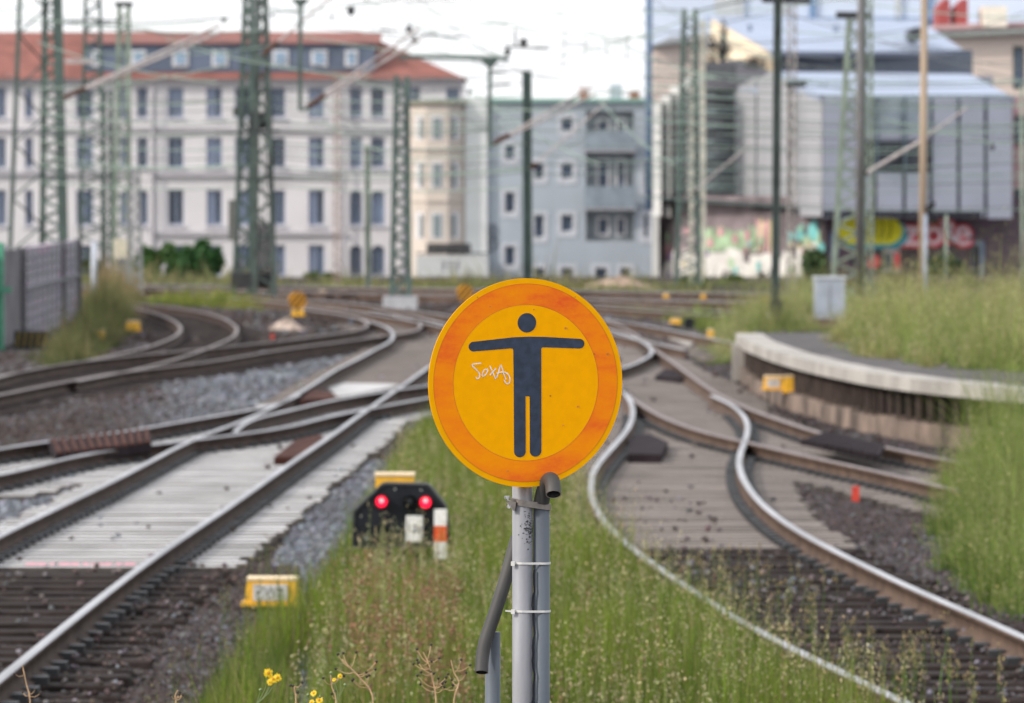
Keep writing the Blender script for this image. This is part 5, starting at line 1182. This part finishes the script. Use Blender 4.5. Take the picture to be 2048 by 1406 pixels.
def grey_house():
    Y = 352; X = lambda p: float(at_y(p, 385, Y)[0]); Z_ = lambda p: float(at_y(1024, p, Y)[2])
    e = empty('blue_grey_house', (X(1140), Y, -5.2), 'blue grey apartment house with balconies and two brick chimneys', 'building'); m = mat('plaster_bluegrey', (.36, .405, .455), .9, 0, .06, .4)
    H = []; cols = [((1009,1031),[(288,320),(384,426),(492,532)]),((1068,1089),[(325,358),(429,476),(535,566)]),((1122,1147),[(235,262),(325,358),(429,464),(535,566)]),((1190,1215),[(535,562)]),((1240,1263),[(535,562)]),((1287,1297),[(325,380),(429,476)])]
    for (x0, x1), rs in cols:
        for (y0, y1) in rs: H.append((X(x0), X(x1), Z_(y1), Z_(y0)))
    rec = [(X(1172),X(1268),Z_(292),Z_(222)),(X(1172),X(1268),Z_(414),Z_(304)),(X(1172),X(1268),Z_(482),Z_(420))]
    mb = MB(); wall_holes(mb, X(975), X(1306), -5.2, Z_(204), Y, H+rec, .3); x0, x1 = X(975), X(1306); mb.box(x0+.01, x0+.3, Y+.02, Y+10, -5.2, Z_(204)); mb.box(x1-.3, x1-.01, Y+.02, Y+10, -5.2, Z_(204)); mb.box(x0+.4, x1-.4, Y+2.2, Y+10, -5.2, Z_(205)); mb.build('wall', m, e)
    for h in H:
        window(e, *h, Y+.16, M_FRAMEW, M_GLASS, mull=False, th=.07); mb = MB(); t = .22; mb.box(h[0]-t, h[1]+t, Y-.05, Y-.002, h[2]-t*1.4, h[2]-.001); mb.box(h[0]-t, h[0]-.001, Y-.05, Y-.002, h[2], h[3]+t); mb.box(h[1]+.001, h[1]+t, Y-.05, Y-.002, h[2], h[3]+t); mb.box(h[0], h[1], Y-.05, Y-.002, h[3]+.001, h[3]+t); mb.build('surround', mat('surround_pale', (.50, .52, .57), .8), e)
    for k, r in enumerate(rec):
        MB().box(r[0], r[1], Y+.75, Y+.9, r[2], r[3]).build('recess_wall', mat('recess_grey', (.30, .34, .37), .9), e)
        for (fa, fb) in ((.22, .50), (.62, .84)):
            a = r[0]+(r[1]-r[0])*fa; b = r[0]+(r[1]-r[0])*fb; zt = r[3]-.4; window(e, a, b, r[2]+.3, zt, Y+.6, M_FRAMEW, M_GLASS, mull=False, th=.14)
    for (ya, yb_) in ((372,416),(262,300)): 
        b_ = MB().box(X(1172)-.1, X(1268)+.1, Y-.9, Y-.75, Z_(yb_), Z_(ya)).build('balcony_front', mat('balcony_glass', (.22, .265, .31), .5, 0, .15, 1), e); MB().box(X(1172)-.1, X(1268)+.1, Y-.88, Y+1.5, Z_(yb_)-.12, Z_(yb_)-.01).build('balcony_floor', M_BT, b_)
    MB().box(X(973), X(1308), Y-.35, Y+10.3, Z_(203.5), Z_(197)).build('roof_edge', mat('copper_green', (.22, .40, .34), .7), e)
    for (x0, x1, y0) in ((1160,1179,174),(1262,1282,181)):
        MB().box(X(x0), X(x1), Y+4, Y+5, Z_(200), Z_(y0)).build('chimney', mat('chimney_brick', (.30, .13, .08), .9, 0, .2, 2), e)
    MB().box(X(1222), X(1247), Y+4, Y+5, Z_(200), Z_(166)).build('vent_box', mat('vent_grey', (.40, .45, .50), .6), e)
    ws = empty('light_wall', (X(955), Y-2, -5.2), 'narrow pale blank wall between the beige and the blue grey houses', 'wall'); MB().box(X(930), X(974.5), Y-.4, Y+5, -5.2, Z_(196)).build('wall', mat('plaster_nearwhite', (.60, .62, .62), .9, 0, .06, .5), ws)
    # scrawl on the blue grey wall
    mb = MB()
    for k in range(5): zc = Z_(455+k*10); mb.tube([(X(985)+.3*math.sin(t*2.1+k), Y-.05, zc+.22*math.cos(t*3.3)) for t in np.linspace(0, 3, 10)], .05, 5)
    mb.build('graffiti_scrawl', mat('scrawl', (.16, .18, .22), .8), e)
grey_house()
def hall():
    # clad hall with folded grey blue roofs
    e = empty('clad_hall', (float(at_y(1700, 500, 300)[0]), 300, -5.2), 'angular hall clad in pale metal panels with folded blue grey roofs', 'building')
    MP = mat('metal_panel', (.36, .36, .385), .5, 0, .05, .4); MPD = mat('metal_panel_grey', (.35, .365, .44), .5, 0, .05, .4); MR = mat('zinc_roof', (.33, .385, .50), .6, .0, .06, .3, spec=.2); MS = mat('panel_seam', (.09, .13, .16), .5); MG = mat('dark_glazing', (.05, .055, .065), .55, 0, .4, .6, spec=.15)
    P = lambda px, py, Y: tuple(float(c) for c in at_y(px, py, Y))
    def quad(name, pts, m, back=(0, .5, 0), parent=e): return MB().slab([P(*p) for p in pts], back).build(name, m, parent)
    # left lit side: stepping boxes
    steps = [(1470,1511,176,405,322,317),(1515,1556,158,418,316,311),(1560,1576,158,424,310,308),(1600,1644,176,433,306,300)]
    for (xa, xb, yt, yb_, Ya, Yb) in steps:
        yl = yt if xa > 1590 else yt+0; yr = yt-(22 if xa < 1555 else 0) if xa < 1590 else yt+14
        quad('side_panel', [(xa,yb_,Ya),(xb,yb_,Yb),(xb,yr,Yb),(xa,yl,Ya)], MP)
    quad('side_panel', [(1578,426,308.5),(1598,430,306.5),(1598,170,306.5),(1578,160,308.5)], MP)
    mb = MB()
    for (xa, Y_) in ((1513,318),(1558,312),(1577,309),(1599,307)): p = P(xa, 430, Y_); q_ = P(xa, 165, Y_); mb.box(p[0]-.12, p[0]+.12, Y_-.3, Y_+.3, p[2]+.3, q_[2])
    mb.build('side_seams', MS, e)
    # right face
    def fy(px): return 300+(px-1645)/380*4
    def rq(name, xa, xb, ya, yb_, m, off=0.0): return quad(name, [(xa,yb_,fy(xa)-off),(xb,yb_,fy(xb)-off),(xb,ya,fy(xb)-off),(xa,ya,fy(xa)-off)], m, (0, .4, 0))
    panels = [(1646,1712,190,435),(1716,1748,345,435),(1754,1805,345,435),(1812,1858,345,435),(1866,1914,192,435),(1921,1968,192,435),(1975,2024,195,437)]
    for (xa, xb, ya, yb_) in panels: rq('front_panel', xa, xb, ya, yb_, MPD if xa > 1650 else MPD)
    rq('seam_backing', 1646, 2024, 190, 434, MS, -.6)
    rq('glass_band', 1716, 1860, 192, 262, mat('pale_glazing', (.28, .33, .38), .15, 0, .25, .5), .02); rq('dark_opening', 1716, 1860, 282, 343, MG, .02); rq('glass_sill', 1716, 1860, 264, 281, MPD, .05)
    for xa in (1752, 1808): rq('mullion', xa, xa+5, 192, 343, MS, .3)
    # roofs
    quad('lower_roof', [(1546,143,330),(1640,190,300),(2030,196,304),(1940,148,332)], MR, (0, .3, -.3))
    quad('left_roof', [(1470,178,322),(1546,143,330),(1640,190,300),(1600,176,306)], MR, (0, .3, -.3))
    quad('recess_band', [(1545,148,334),(1945,150,338),(1945,100,338),(1545,100,334)], mat('recess_blue', (.10, .125, .17), .6), (0, .5, 0))
    quad('upper_roof', [(1418,34,352),(1545,102,332),(1935,105,338),(1842,42,358)], MR, (0, .3, -.3))
    cream = quad('gable_wall', [(1412,135,336),(1546,150,333.5),(1546,102,333),(1424,38,351)], mat('gable_cream', (.68, .56, .40), .9, 0, .08, .5), (0, .3, 0))
    quad('glazed_wall', [(1408,402,326),(1472,402,322),(1472,130,322),(1408,130,326)], MG, (0, .4, 0))
    quad('dark_eave', [(1408,175,323),(1475,175,321),(1546,146,328),(1480,118,334),(1408,128,330)], mat('eave_dark', (.07, .065, .08), .8), (0, .3, 0))
    for k in range(7): yy_ = 190+k*30; quad('floor_slab', [(1409,yy_+5,325.2),(1471,yy_+5,321.2),(1471,yy_,321.2),(1409,yy_,325.2)], mat('slab_green', (.17, .23, .24), .6), (0, .2, 0))
    # roof vents
    for (px, py) in ((1500, 54), (1672, 56), (1650, 158), (1804, 160), (1960, 164)): quad('roof_vent', [(px-4,py+8,331),(px+4,py+8,331),(px+4,py-5,331),(px-4,py-5,331)], mat('vent_blue', (.18, .23, .33), .6), (0, .4, 0))
    c = P(1833, 68, 338); MB().tube([(c[0], 338, c[2]), (c[0], 342, c[2])], .42, 14).build('porthole', MG, e)
    # core volume so nothing is hollow
    x0, x1 = P(1480, 300, 334)[0], P(2015, 300, 330)[0]; MB().box(x0, x1, 340, 365, -5.2, P(1700, 152, 340)[2]).build('core', MPD, e)
    # white clad wing at left
    g = empty('clad_wing', P(1350, 500, 318), 'white vertically clad wing left of the dark glazing', 'building'); Yw = 318
    for k, (xa, xb, yt, yb_) in enumerate(((1305,1322,205,432),(1324,1341,190,434),(1343,1360,172,428),(1362,1379,160,420),(1381,1406,150,404))):
        quad('cladding_strip', [(xa,yb_,Yw+1.2+k*.1),(xb,yb_,Yw+k*.1),(xb,yt-4,Yw+k*.1),(xa,yt,Yw+1.2+k*.1)], mat('clad_white', (.55, .55, .54), .6, 0, .04, .6), (0, 3, 0), g)
    quad('lower_pier', [(1306,566,Yw),(1318,566,Yw),(1318,434,Yw),(1306,434,Yw)], mat('clad_white', (.72,.72,.71)), (0, 2, 0), g)
    # beige block behind
    b_ = empty('beige_block', P(1370, 300, 372), 'pinkish beige block with a slanted dark roof behind the white wing', 'building')
    quad('wall', [(1309,300,372),(1415,300,372),(1415,74,372),(1309,90,372)], mat('plaster_pinkbeige', (.60, .50, .45), .9), (0, 8, 0), b_)
    quad('roof', [(1303,92,371),(1420,76,371),(1420,68,374),(1340,74,374)], mat('roof_darkgrey', (.16, .17, .18), .8), (0, 6, -.2), b_)
    # base wall with graffiti
    bw = empty('graffiti_wall', P(1480, 560, 305), 'long low wall under the hall painted with faded and bright graffiti', 'wall')
    quad('wall', [(1318,600,320),(1650,600,305),(1650,392,305),(1318,392,320)], mat('wall_mauve', (.19, .155, .165), .9, 0, .4, .5), (0, 1, 0), bw)
    quad('dark_wall', [(1651,600,305),(2046,600,309),(2046,395,309),(1651,395,305)], mat('wall_maroon', (.11, .075, .10), .8, 0, .3, .5), (0, 1, 0), bw)
    def fw(px): return (320-(px-1318)/332*15 if px < 1650 else 305+(px-1651)/395*4)-.22
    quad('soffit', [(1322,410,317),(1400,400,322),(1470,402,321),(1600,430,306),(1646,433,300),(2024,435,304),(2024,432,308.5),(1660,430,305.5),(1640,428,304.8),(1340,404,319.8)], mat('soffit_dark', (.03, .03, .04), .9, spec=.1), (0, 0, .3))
    def blob(cx, cy, rx_, ry_, m, seed, name='graffiti_patch', lay=0):
        rr = np.random.default_rng(seed); n = 18; ph = rr.uniform(0, 6, 3); pts = []
        for i in range(n):
            a = -2*math.pi*i/n; k = 1+.16*math.sin(3*a+ph[0])+.12*math.sin(5*a+ph[1]); qx = cx+rx_*k*math.cos(a); pts.append(P(qx, cy+ry_*k*math.sin(a), fw(qx)-lay*.02))
        MB().slab(pts, (0, .015, 0)).build(name, m, bw)
    gw = mat('g_white', (.60, .58, .55), .8, 0, .12, .8); gg = mat('g_green', (.32, .44, .28), .8, 0, .25, .8); gpk = mat('g_pink', (.50, .27, .29), .8, 0, .25, .8); gy = mat('g_sand', (.46, .40, .24), .8, 0, .25, .8); gt = mat('g_teal', (.16, .46, .45), .8, 0, .25, .8); gyl = mat('g_yellow', (.92, .85, .03), .7, 0, .1, .8); gb = mat('g_blue', (.03, .40, .55), .7); gr = mat('g_red', (.85, .07, .11), .7, 0, .2, 1)
    for i in range(11): blob(1400+i*11, 478+((i*37) % 9), 6, 26, gg, i, lay=i % 3)
    for i, x_ in enumerate((1376, 1420, 1470, 1494, 1440, 1498)): blob(x_, 462+(i*23) % 30, 6, 10, gpk, 40+i, lay=4+i % 2)
    for i in range(5): blob(1516+i*8, 468, 5, 32, gy if i % 2 else gpk, 60+i, lay=i % 3)
    for i, (x_, y_, a_, b__) in enumerate(((1400,540,26,32),(1436,528,20,26),(1465,522,28,24),(1492,546,24,24),(1340,545,16,26),(1370,530,16,26),(1524,524,24,18),(1572,535,12,36),(1604,525,20,30),(1620,505,14,24),(1450,558,24,16),(1548,545,16,18))): blob(x_, y_, a_, b__, gw, 80+i, lay=6+i % 3)
    for i, (x_, y_) in enumerate(((1600,470),(1612,490),(1626,462),(1632,482),(1640,505))): blob(x_, y_, 10, 20, gt if i % 2 == 0 else gg, 120+i, lay=i % 3+1)
    rg = np.random.default_rng(5); pal = [gg, gpk, gy, gt, gw, mat('g_violet', (.25, .18, .34), .8), mat('g_black', (.05, .05, .06), .8)]
    for i in range(44): blob(rg.uniform(1335, 1640), rg.uniform(455, 560), rg.uniform(2, 6), rg.uniform(4, 13), pal[i % 7], 200+i, lay=10+i % 4)
    blob(1668, 500, 8, 42, mat('g_denim', (.14, .20, .36), .8), 130)
    # round yellow piece with blue shadow
    def ell(cx, cy, rx_, ry_, m, lay, name): MB().slab([P(cx+rx_*math.cos(-a), cy+ry_*math.sin(-a), fw(cx+rx_*math.cos(-a))-lay*.03) for a in np.linspace(0, 2*math.pi, 32, endpoint=False)], (0, .02, 0)).build(name, m, bw)
    for i, x_ in enumerate((1712, 1732, 1752, 1778)): ell(x_+5, 469, 35, 28, gb, 1+i*.1, 'graffiti_shadow')
    for i, x_ in enumerate((1708, 1724, 1742, 1758, 1774)): ell(x_, 462, 31, 27, gyl, 2+i*.4, 'graffiti_bubble')
    mb = MB()
    for i, x_ in enumerate((1716, 1732, 1748, 1764)): mb.tube([P(x_+10*math.cos(t)+8, 455+24*math.sin(t), fw(x_)-.25) for t in np.linspace(-1.3, 1.3, 9)], .045, 5)
    mb.build('graffiti_lines', mat('g_olive', (.22, .20, .02), .8), bw)
    # red lettering
    for k, (ch, px, sz) in enumerate((('z', 1823, 2.1), ('o', 1867, 2.0), ('R', 1896, 1.6), ('e', 1925, 2.1))):
        p = P(px, 466, fw(px)-.1); text('graffiti_letter_outline', ch, (p[0], p[1], p[2]), sz, gr, bw, .01, bold=.16)
        text('graffiti_letter', ch, (p[0], p[1]-.05, p[2]), sz, mat('g_palepink', (.92, .76, .84), .7), bw, .01, bold=.02)
    MB().slab([P(1660,540,fw(1700)-.02),P(1800,540,fw(1800)-.02),P(1800,500,fw(1800)-.02),P(1740,500,fw(1740)-.02)], (0, .01, 0)).build('graffiti_patch', mat('g_dark', (.04, .04, .06), .8), bw)
    c = P(1748, 523, fw(1748)-.2); MB().tube([(c[0], c[1], c[2]), (c[0], c[1]+.05, c[2])], .35, 18).build('red_round_mark', gr, bw)
    w0 = P(1765, 545, fw(1780)-.15); w1 = P(1800, 498, fw(1780)-.15); f = MB().box(w0[0], w1[0], w0[1], w0[1]+.1, w0[2], w1[2]).build('window', mat('frame_pinkgrey', (.45, .40, .42), .7), bw)
    for s_ in (0, 1): MB().box(w0[0]+.12+s_*.5, w0[0]+.5+s_*.42, w0[1]-.02, w0[1]-.002, w0[2]+.2, w1[2]-.2).build('pane', M_GLASS if s_ == 0 else gr, f)
    d0 = P(1944, 560, fw(1950)-.15); d1 = P(1968, 482, fw(1950)-.15); f = MB().box(d0[0], d1[0], d0[1], d0[1]+.1, d0[2], d1[2]).build('door_frame', mat('frame_blue', (.22, .30, .40), .6), bw)
    MB().box(d0[0]+.05, d0[0]+.42, d0[1]-.03, d0[1]-.002, d0[2], d1[2]-.2).build('door', M_DARK, f)
    # cream corner building right
    cb = empty('cream_building', P(1990, 300, 372), 'cream rendered building with a dark eave and tall window at the upper right', 'building'); Yc = 372
    quad('wall', [(1898,330,Yc),(2160,330,Yc),(2160,62,Yc),(1898,74,Yc)], mat('plaster_cream', (.64, .54, .48), .9, 0, .04, .3), (0, 12, 0), cb)
    quad('eave', [(1888,74,Yc-1),(2160,64,Yc-1),(2160,52,Yc-1),(1880,62,Yc-1)], mat('eave_grey', (.20, .19, .20), .8), (0, 6, 0), cb)
    quad('roof_terrace', [(1868,60,Yc+.5),(2160,50,Yc+.5),(2160,40,Yc+.5),(1868,50,Yc+.5)], mat('terrace_pink', (.50, .33, .33), .8), (0, 6, 0), cb)
    quad('roof_box', [(1967,54,Yc-.3),(2014,54,Yc-.3),(2014,12,Yc-.3),(1967,12,Yc-.3)], mat('box_cream', (.78, .72, .62), .8), (0, 4, 0), cb)
    for (xa, xb) in ((1876,1900),(1910,1936)): quad('red_dormer', [(xa,48,Yc+1),(xb,48,Yc+1),(xb,0,Yc+1),(xb-8,-4,Yc+1),(xa,14,Yc+1)], mat('dormer_red', (.34, .07, .07), .8), (0, 4, 0), cb)
    for (xa, ya, yb_) in ((2026, 92, 178),): f = quad('window', [(xa,yb_,Yc-.05),(xa+22,yb_,Yc-.05),(xa+22,ya,Yc-.05),(xa,ya,Yc-.05)], M_DARKG, (0, .1, 0), cb); quad('pane', [(xa+4,yb_-6,Yc-.12),(xa+18,yb_-6,Yc-.12),(xa+18,ya+8,Yc-.12),(xa+4,ya+8,Yc-.12)], M_GLASS, (0, .05, 0), f)
    rs = empty('pink_house', P(2040, 400, 330), 'pink plastered house strip with dark windows at the right edge', 'building'); Yr = 330
    quad('wall', [(2027,600,Yr),(2160,600,Yr),(2160,190,Yr),(2027,190,Yr)], mat('plaster_pink', (.42, .27, .28), .9), (0, 8, 0), rs)
    for (ya, yb_) in ((232,288),(378,412),(420,462),(515,560)): f = quad('window', [(2029,yb_,Yr-.1),(2052,yb_,Yr-.1),(2052,ya,Yr-.1),(2029,ya,Yr-.1)], M_DARKG, (0, .1, 0), rs); quad('pane', [(2033,yb_-5,Yr-.15),(2046,yb_-5,Yr-.15),(2046,ya+6,Yr-.15),(2033,ya+6,Yr-.15)], M_GLASS, (0, .04, 0), f)
    # pale office behind
    of = empty('office_block', P(1600, 100, 430), 'pale blue grey glass office block rising behind the hall', 'building'); Yo = 430
    quad('facade', [(1298,300,Yo),(2200,300,Yo),(2200,-120,Yo),(1298,-120,Yo)], mat('office_glass', (.60, .68, .82), .3, 0, .07, .12), (0, 15, 0), of)
    for i, xa in enumerate((1430, 1475, 1560, 1619, 1790, 1852)): quad('column', [(xa,300,Yo-.3),(xa+(12 if xa != 1430 else 44),300,Yo-.3),(xa+(12 if xa != 1430 else 44),-120,Yo-.3),(xa,-120,Yo-.3)], mat('column_blue', (.16, .27, .45), .5) if xa in (1619, 1852) else mat('column_pale', (.52, .55, .58), .6), (0, .25, 0), of)
    for yy_ in (34, -30): quad('floor_band', [(1410,yy_+4,Yo-.6),(1880,yy_+4,Yo-.6),(1880,yy_,Yo-.6),(1410,yy_,Yo-.6)], mat('band_blue', (.22, .32, .50), .5), (0, .25, 0), of)
hall()
# ------------------------------------------------------------------ bushes and climbing plants
M_LEAF = mat('leaf', (1, 1, 1), .6, 0, .12, 4, attr=True, trans=.35)
def bush(px, py, w_, h_, Y, cols, label, n=2600, ls=.16, cat='bush', zb=None, name='bush'):
    c = at_y(px, py, Y); s_ = Y/F; rx_, rz = w_*s_/2, h_*s_; z0 = c[2] if zb is None else zb; e = empty(name, (c[0], Y, z0), label, cat, 'bushes beyond the tracks')
    L = 16; lx = rng.uniform(-.75, .75, L); lc = np.stack([lx*rx_, rng.uniform(-.5, .5, L)*rx_, rng.uniform(.15, .9, L)*(1-.45*lx**2)*rz], 1); lr = rng.uniform(.16, .36, L)
    k = rng.integers(0, L, n); d = rng.normal(size=(n, 3)); d /= np.linalg.norm(d, axis=1)[:, None]; rad = rng.uniform(.3, 1, n)**.5*np.exp(np.abs(rng.normal(0, .16, n)))
    p = lc[k]+d*rad[:, None]*np.stack([lr[k]*rx_, lr[k]*rx_, lr[k]*rz], 1)*1.0; p[:, 2] = np.abs(p[:, 2]); p += np.array([c[0], Y, z0])
    a = rng.normal(size=(n, 3)); a /= np.linalg.norm(a, axis=1)[:, None]; b = np.cross(a, rng.normal(size=(n, 3))); b /= np.linalg.norm(b, axis=1)[:, None]; s2 = ls*rng.uniform(.5, 1.2, n)[:, None]
    V = np.stack([p-a*s2, p+b*s2*.5, p+a*s2, p-b*s2*.5], 1).reshape(-1, 3); m = rng.random(n)[:, None]
    col = (np.array(cols[0])*m+np.array(cols[1])*(1-m))*np.exp(rng.normal(0, .25, n))[:, None]*(.75+.5*lr[k][:, None])
    np_mesh('foliage', V, np.arange(n*4).reshape(-1, 4), 4, M_LEAF, np.repeat(np.clip(col, 0, 1), 4, 0), parent=e)
    mb = MB()
    for i in range(5): mb.tube([(c[0]+(i-2)*.1, Y, z0-.3), (c[0]+lc[i][0]*.6, Y+lc[i][1]*.6, z0+lc[i][2]*.6), tuple(np.array([c[0], Y, z0])+lc[i])], [.06, .04, .015], 6)
    mb.build('stems', mat('bark', (.10, .075, .05), .9), e)
GN = ((.045, .13, .03), (.09, .19, .045))
bush(318, 560, 110, 68, 200, GN, 'rounded green bush behind the tracks, left of the pair', 3600, .13)
bush(405, 560, 92, 76, 199, ((.035, .12, .035), (.07, .18, .05)), 'darker green bush behind the tracks, right of the pair', 3600, .13)
bush(1628, 575, 64, 66, 185, ((.03, .08, .025), (.10, .16, .06)), 'dark green shrub before the teal graffiti', 2400, .11)
bush(1385, 575, 70, 26, 190, ((.03, .07, .025), (.06, .12, .03)), 'low dark shrub at the foot of the lattice mast by the gable', 1400, .09)
bush(1465, 572, 60, 22, 192, ((.12, .16, .03), (.06, .12, .03)), 'low yellowish shrub under the white graffiti', 1400, .09)
bush(1890, 555, 110, 40, 215, ((.04, .09, .04), (.08, .12, .04)), 'scrubby green bush before the red graffiti', 2200, .13)
bush(640, 560, 70, 16, 198, ((.05, .11, .03), (.10, .15, .04)), 'low hedge at the foot of the white building', 1400, .09)
bush(185, 560, 60, 40, 190, ((.06, .09, .02), (.03, .06, .02)), 'dark bush behind the panelled wall', 1500, .1)
bush(1440, 150, 56, 105, 333, ((.08, .075, .07), (.06, .065, .065)), 'dark climbing plant on the cream gable wall', 750, .13, 'climbing plant', name='climbing_plant')
bush(1512, 148, 44, 34, 330, ((.12, .09, .08), (.07, .07, .07)), 'small climbing plant on the right end of the cream gable wall', 400, .12, 'climbing plant', name='climbing_plant')

# ------------------------------------------------------------------ foreground plants, close behind the picture plane of focus
M_PET = mat('petal_yellow', (.86, .60, .01), .5, 0, .06, 60, trans=.3)
def fl(px, py, Y): p = at_y(px, py, Y); return np.array([p[0], Y, p[2]])
def flower(e, c, r, facing):
    mb = MB(); f = Vector(facing).normalized(); u = f.cross(Vector((0, 0, 1))).normalized(); v_ = u.cross(f); c = Vector([float(q) for q in c]); n = 13
    for i in range(n):
        a = 2*math.pi*i/n+random.uniform(-.1, .1); d = u*math.cos(a)+v_*math.sin(a); s_ = f.cross(d); L = r*random.uniform(.85, 1.1); w_ = r*.17
        drop = f*(-r*random.uniform(.0, .35))
        mb.add([c+d*r*.25-s_*w_*.6, c+d*r*.25+s_*w_*.6, c+d*L*.7+s_*w_+drop*.6, c+d*L+drop, c+d*L*.7-s_*w_+drop*.6], [(0, 1, 2, 3, 4)])
    fo = mb.build('flower', M_PET, e)
    mb = MB(); mb.tube([c-f*r*.1, c+f*r*.12, c+f*r*.2], [r*.3, r*.3, r*.12], 10); mb.build('flower_centre', mat('disc_floret', (.55, .26, .01), .8), fo)
def ragwort(base_px, heads, buds, Y, label):
    b = fl(base_px, 1470, Y); e = empty('ragwort', (b[0], Y, .7), label, 'flower', 'yellow ragwort flowers'); mb = MB(); j = fl(base_px+(heads[0][0]-base_px)*.35, max(h[1] for h in heads)+45, Y)
    mb.tube([(b[0], Y, .68), b, j], [.0026, .0023, .002], 6)
    for (x, y, r) in heads: h = fl(x, y, Y); mb.tube(smooth_pts([j, (j+h)/2+np.array([.006, 0, -.006]), h], 4), .0014, 5)
    for (x, y) in buds: h = fl(x, y, Y); mb.tube([j, h], .0012, 5); mb.tube([h-np.array([0, 0, .006]), h, h+np.array([0, 0, .006])], [.002, .006, .003], 8)
    mb.build('stem', mat('stem_green', (.16, .22, .08), .6), e)
    for k, (x, y, r) in enumerate(heads): flower(e, fl(x, y, Y-.004), 1.02*r*Y/F, (random.uniform(-.5, .5), -1, random.uniform(.2, .8)))
ragwort(500, [(537, 1346, 11), (546, 1358, 10), (555, 1355, 9), (540, 1364, 8)], [(521, 1380)], 19.0, 'tallest yellow ragwort cluster at the bottom, left of the bare patch')
ragwort(612, [(627, 1386, 8), (638, 1400, 9), (623, 1404, 7)], [(616, 1390), (640, 1394)], 18.5, 'low yellow ragwort cluster at the bottom edge right of the taller one')
ragwort(672, [(680, 1352, 6), (668, 1359, 5)], [(662, 1346), (690, 1370)], 18.8, 'small orange fading flowers beside the dry stalks')
M_DRY = mat('dry_stalk', (.46, .30, .17), .8, 0, .2, 30); M_SEED = mat('dry_head', (.045, .038, .032), .9)
def dry_plant(main, Y, label, nh=16, spread=42):
    base = fl(main[0][0], 1475, Y); e = empty('dry_plant', (base[0], Y, .7), label, 'dry plant', 'dry brown seed stalks at the bottom'); mb = MB(); P = [np.array([base[0], Y, .68]), base]+[fl(x, y, Y) for x, y in main]
    mb.tube(smooth_pts(P, 3), np.linspace(.0036, .0018, (len(P)-1)*3+1), 6); hd = MB()
    for i in range(nh):
        t = random.uniform(.35, .95); k = 1+t*(len(P)-2); a = P[int(k)]+(P[min(int(k)+1, len(P)-1)]-P[int(k)])*(k-int(k)); s_ = Y/F
        b = a+np.array([random.uniform(-spread, spread)*s_, random.uniform(-.03, .03), random.uniform(2, spread*.8)*s_])
        mid = (a+b)/2+np.array([0, 0, -.008]); mb.tube(smooth_pts([a, mid, b], 3), .0012, 5)
        hd.tube([b-np.array([0, 0, .004]), b, b+np.array([0, 0, .003]), b+np.array([0, 0, .005])], [.0015, .005, .0048, .002], 8)
    mb.build('stalk', M_DRY, e); hd.build('seed_heads', M_SEED, e)
dry_plant([(745, 1392), (722, 1358), (700, 1335), (684, 1318)], 19.2, 'dry stalk leaning left, in the middle of the bottom edge', 12, 40)
dry_plant([(872, 1398), (868, 1370), (858, 1330), (846, 1304)], 19.0, 'upright dry stalk with many dark seed heads left of the slanted tube', 20, 42)
dry_plant([(908, 1400), (918, 1366), (908, 1345), (902, 1320)], 19.4, 'dry forked stalk next to the slanted tube', 6, 36)
dry_plant([(672, 1400), (664, 1375), (661, 1350)], 18.9, 'short dry stalk right of the bare patch', 7, 30)
dry_plant([(592, 1400), (590, 1385), (588, 1370)], 18.8, 'tiny dry stalk between the two yellow flower clusters', 4, 20)
dry_plant([(60, 1400), (52, 1365), (45, 1330)], 21, 'thin dry weed crossing the rail in the bottom left corner', 5, 26)
dry_plant([(352, 1404), (350, 1392), (356, 1380)], 19.5, 'tiny dry weed at the bottom left of the middle', 5, 16)
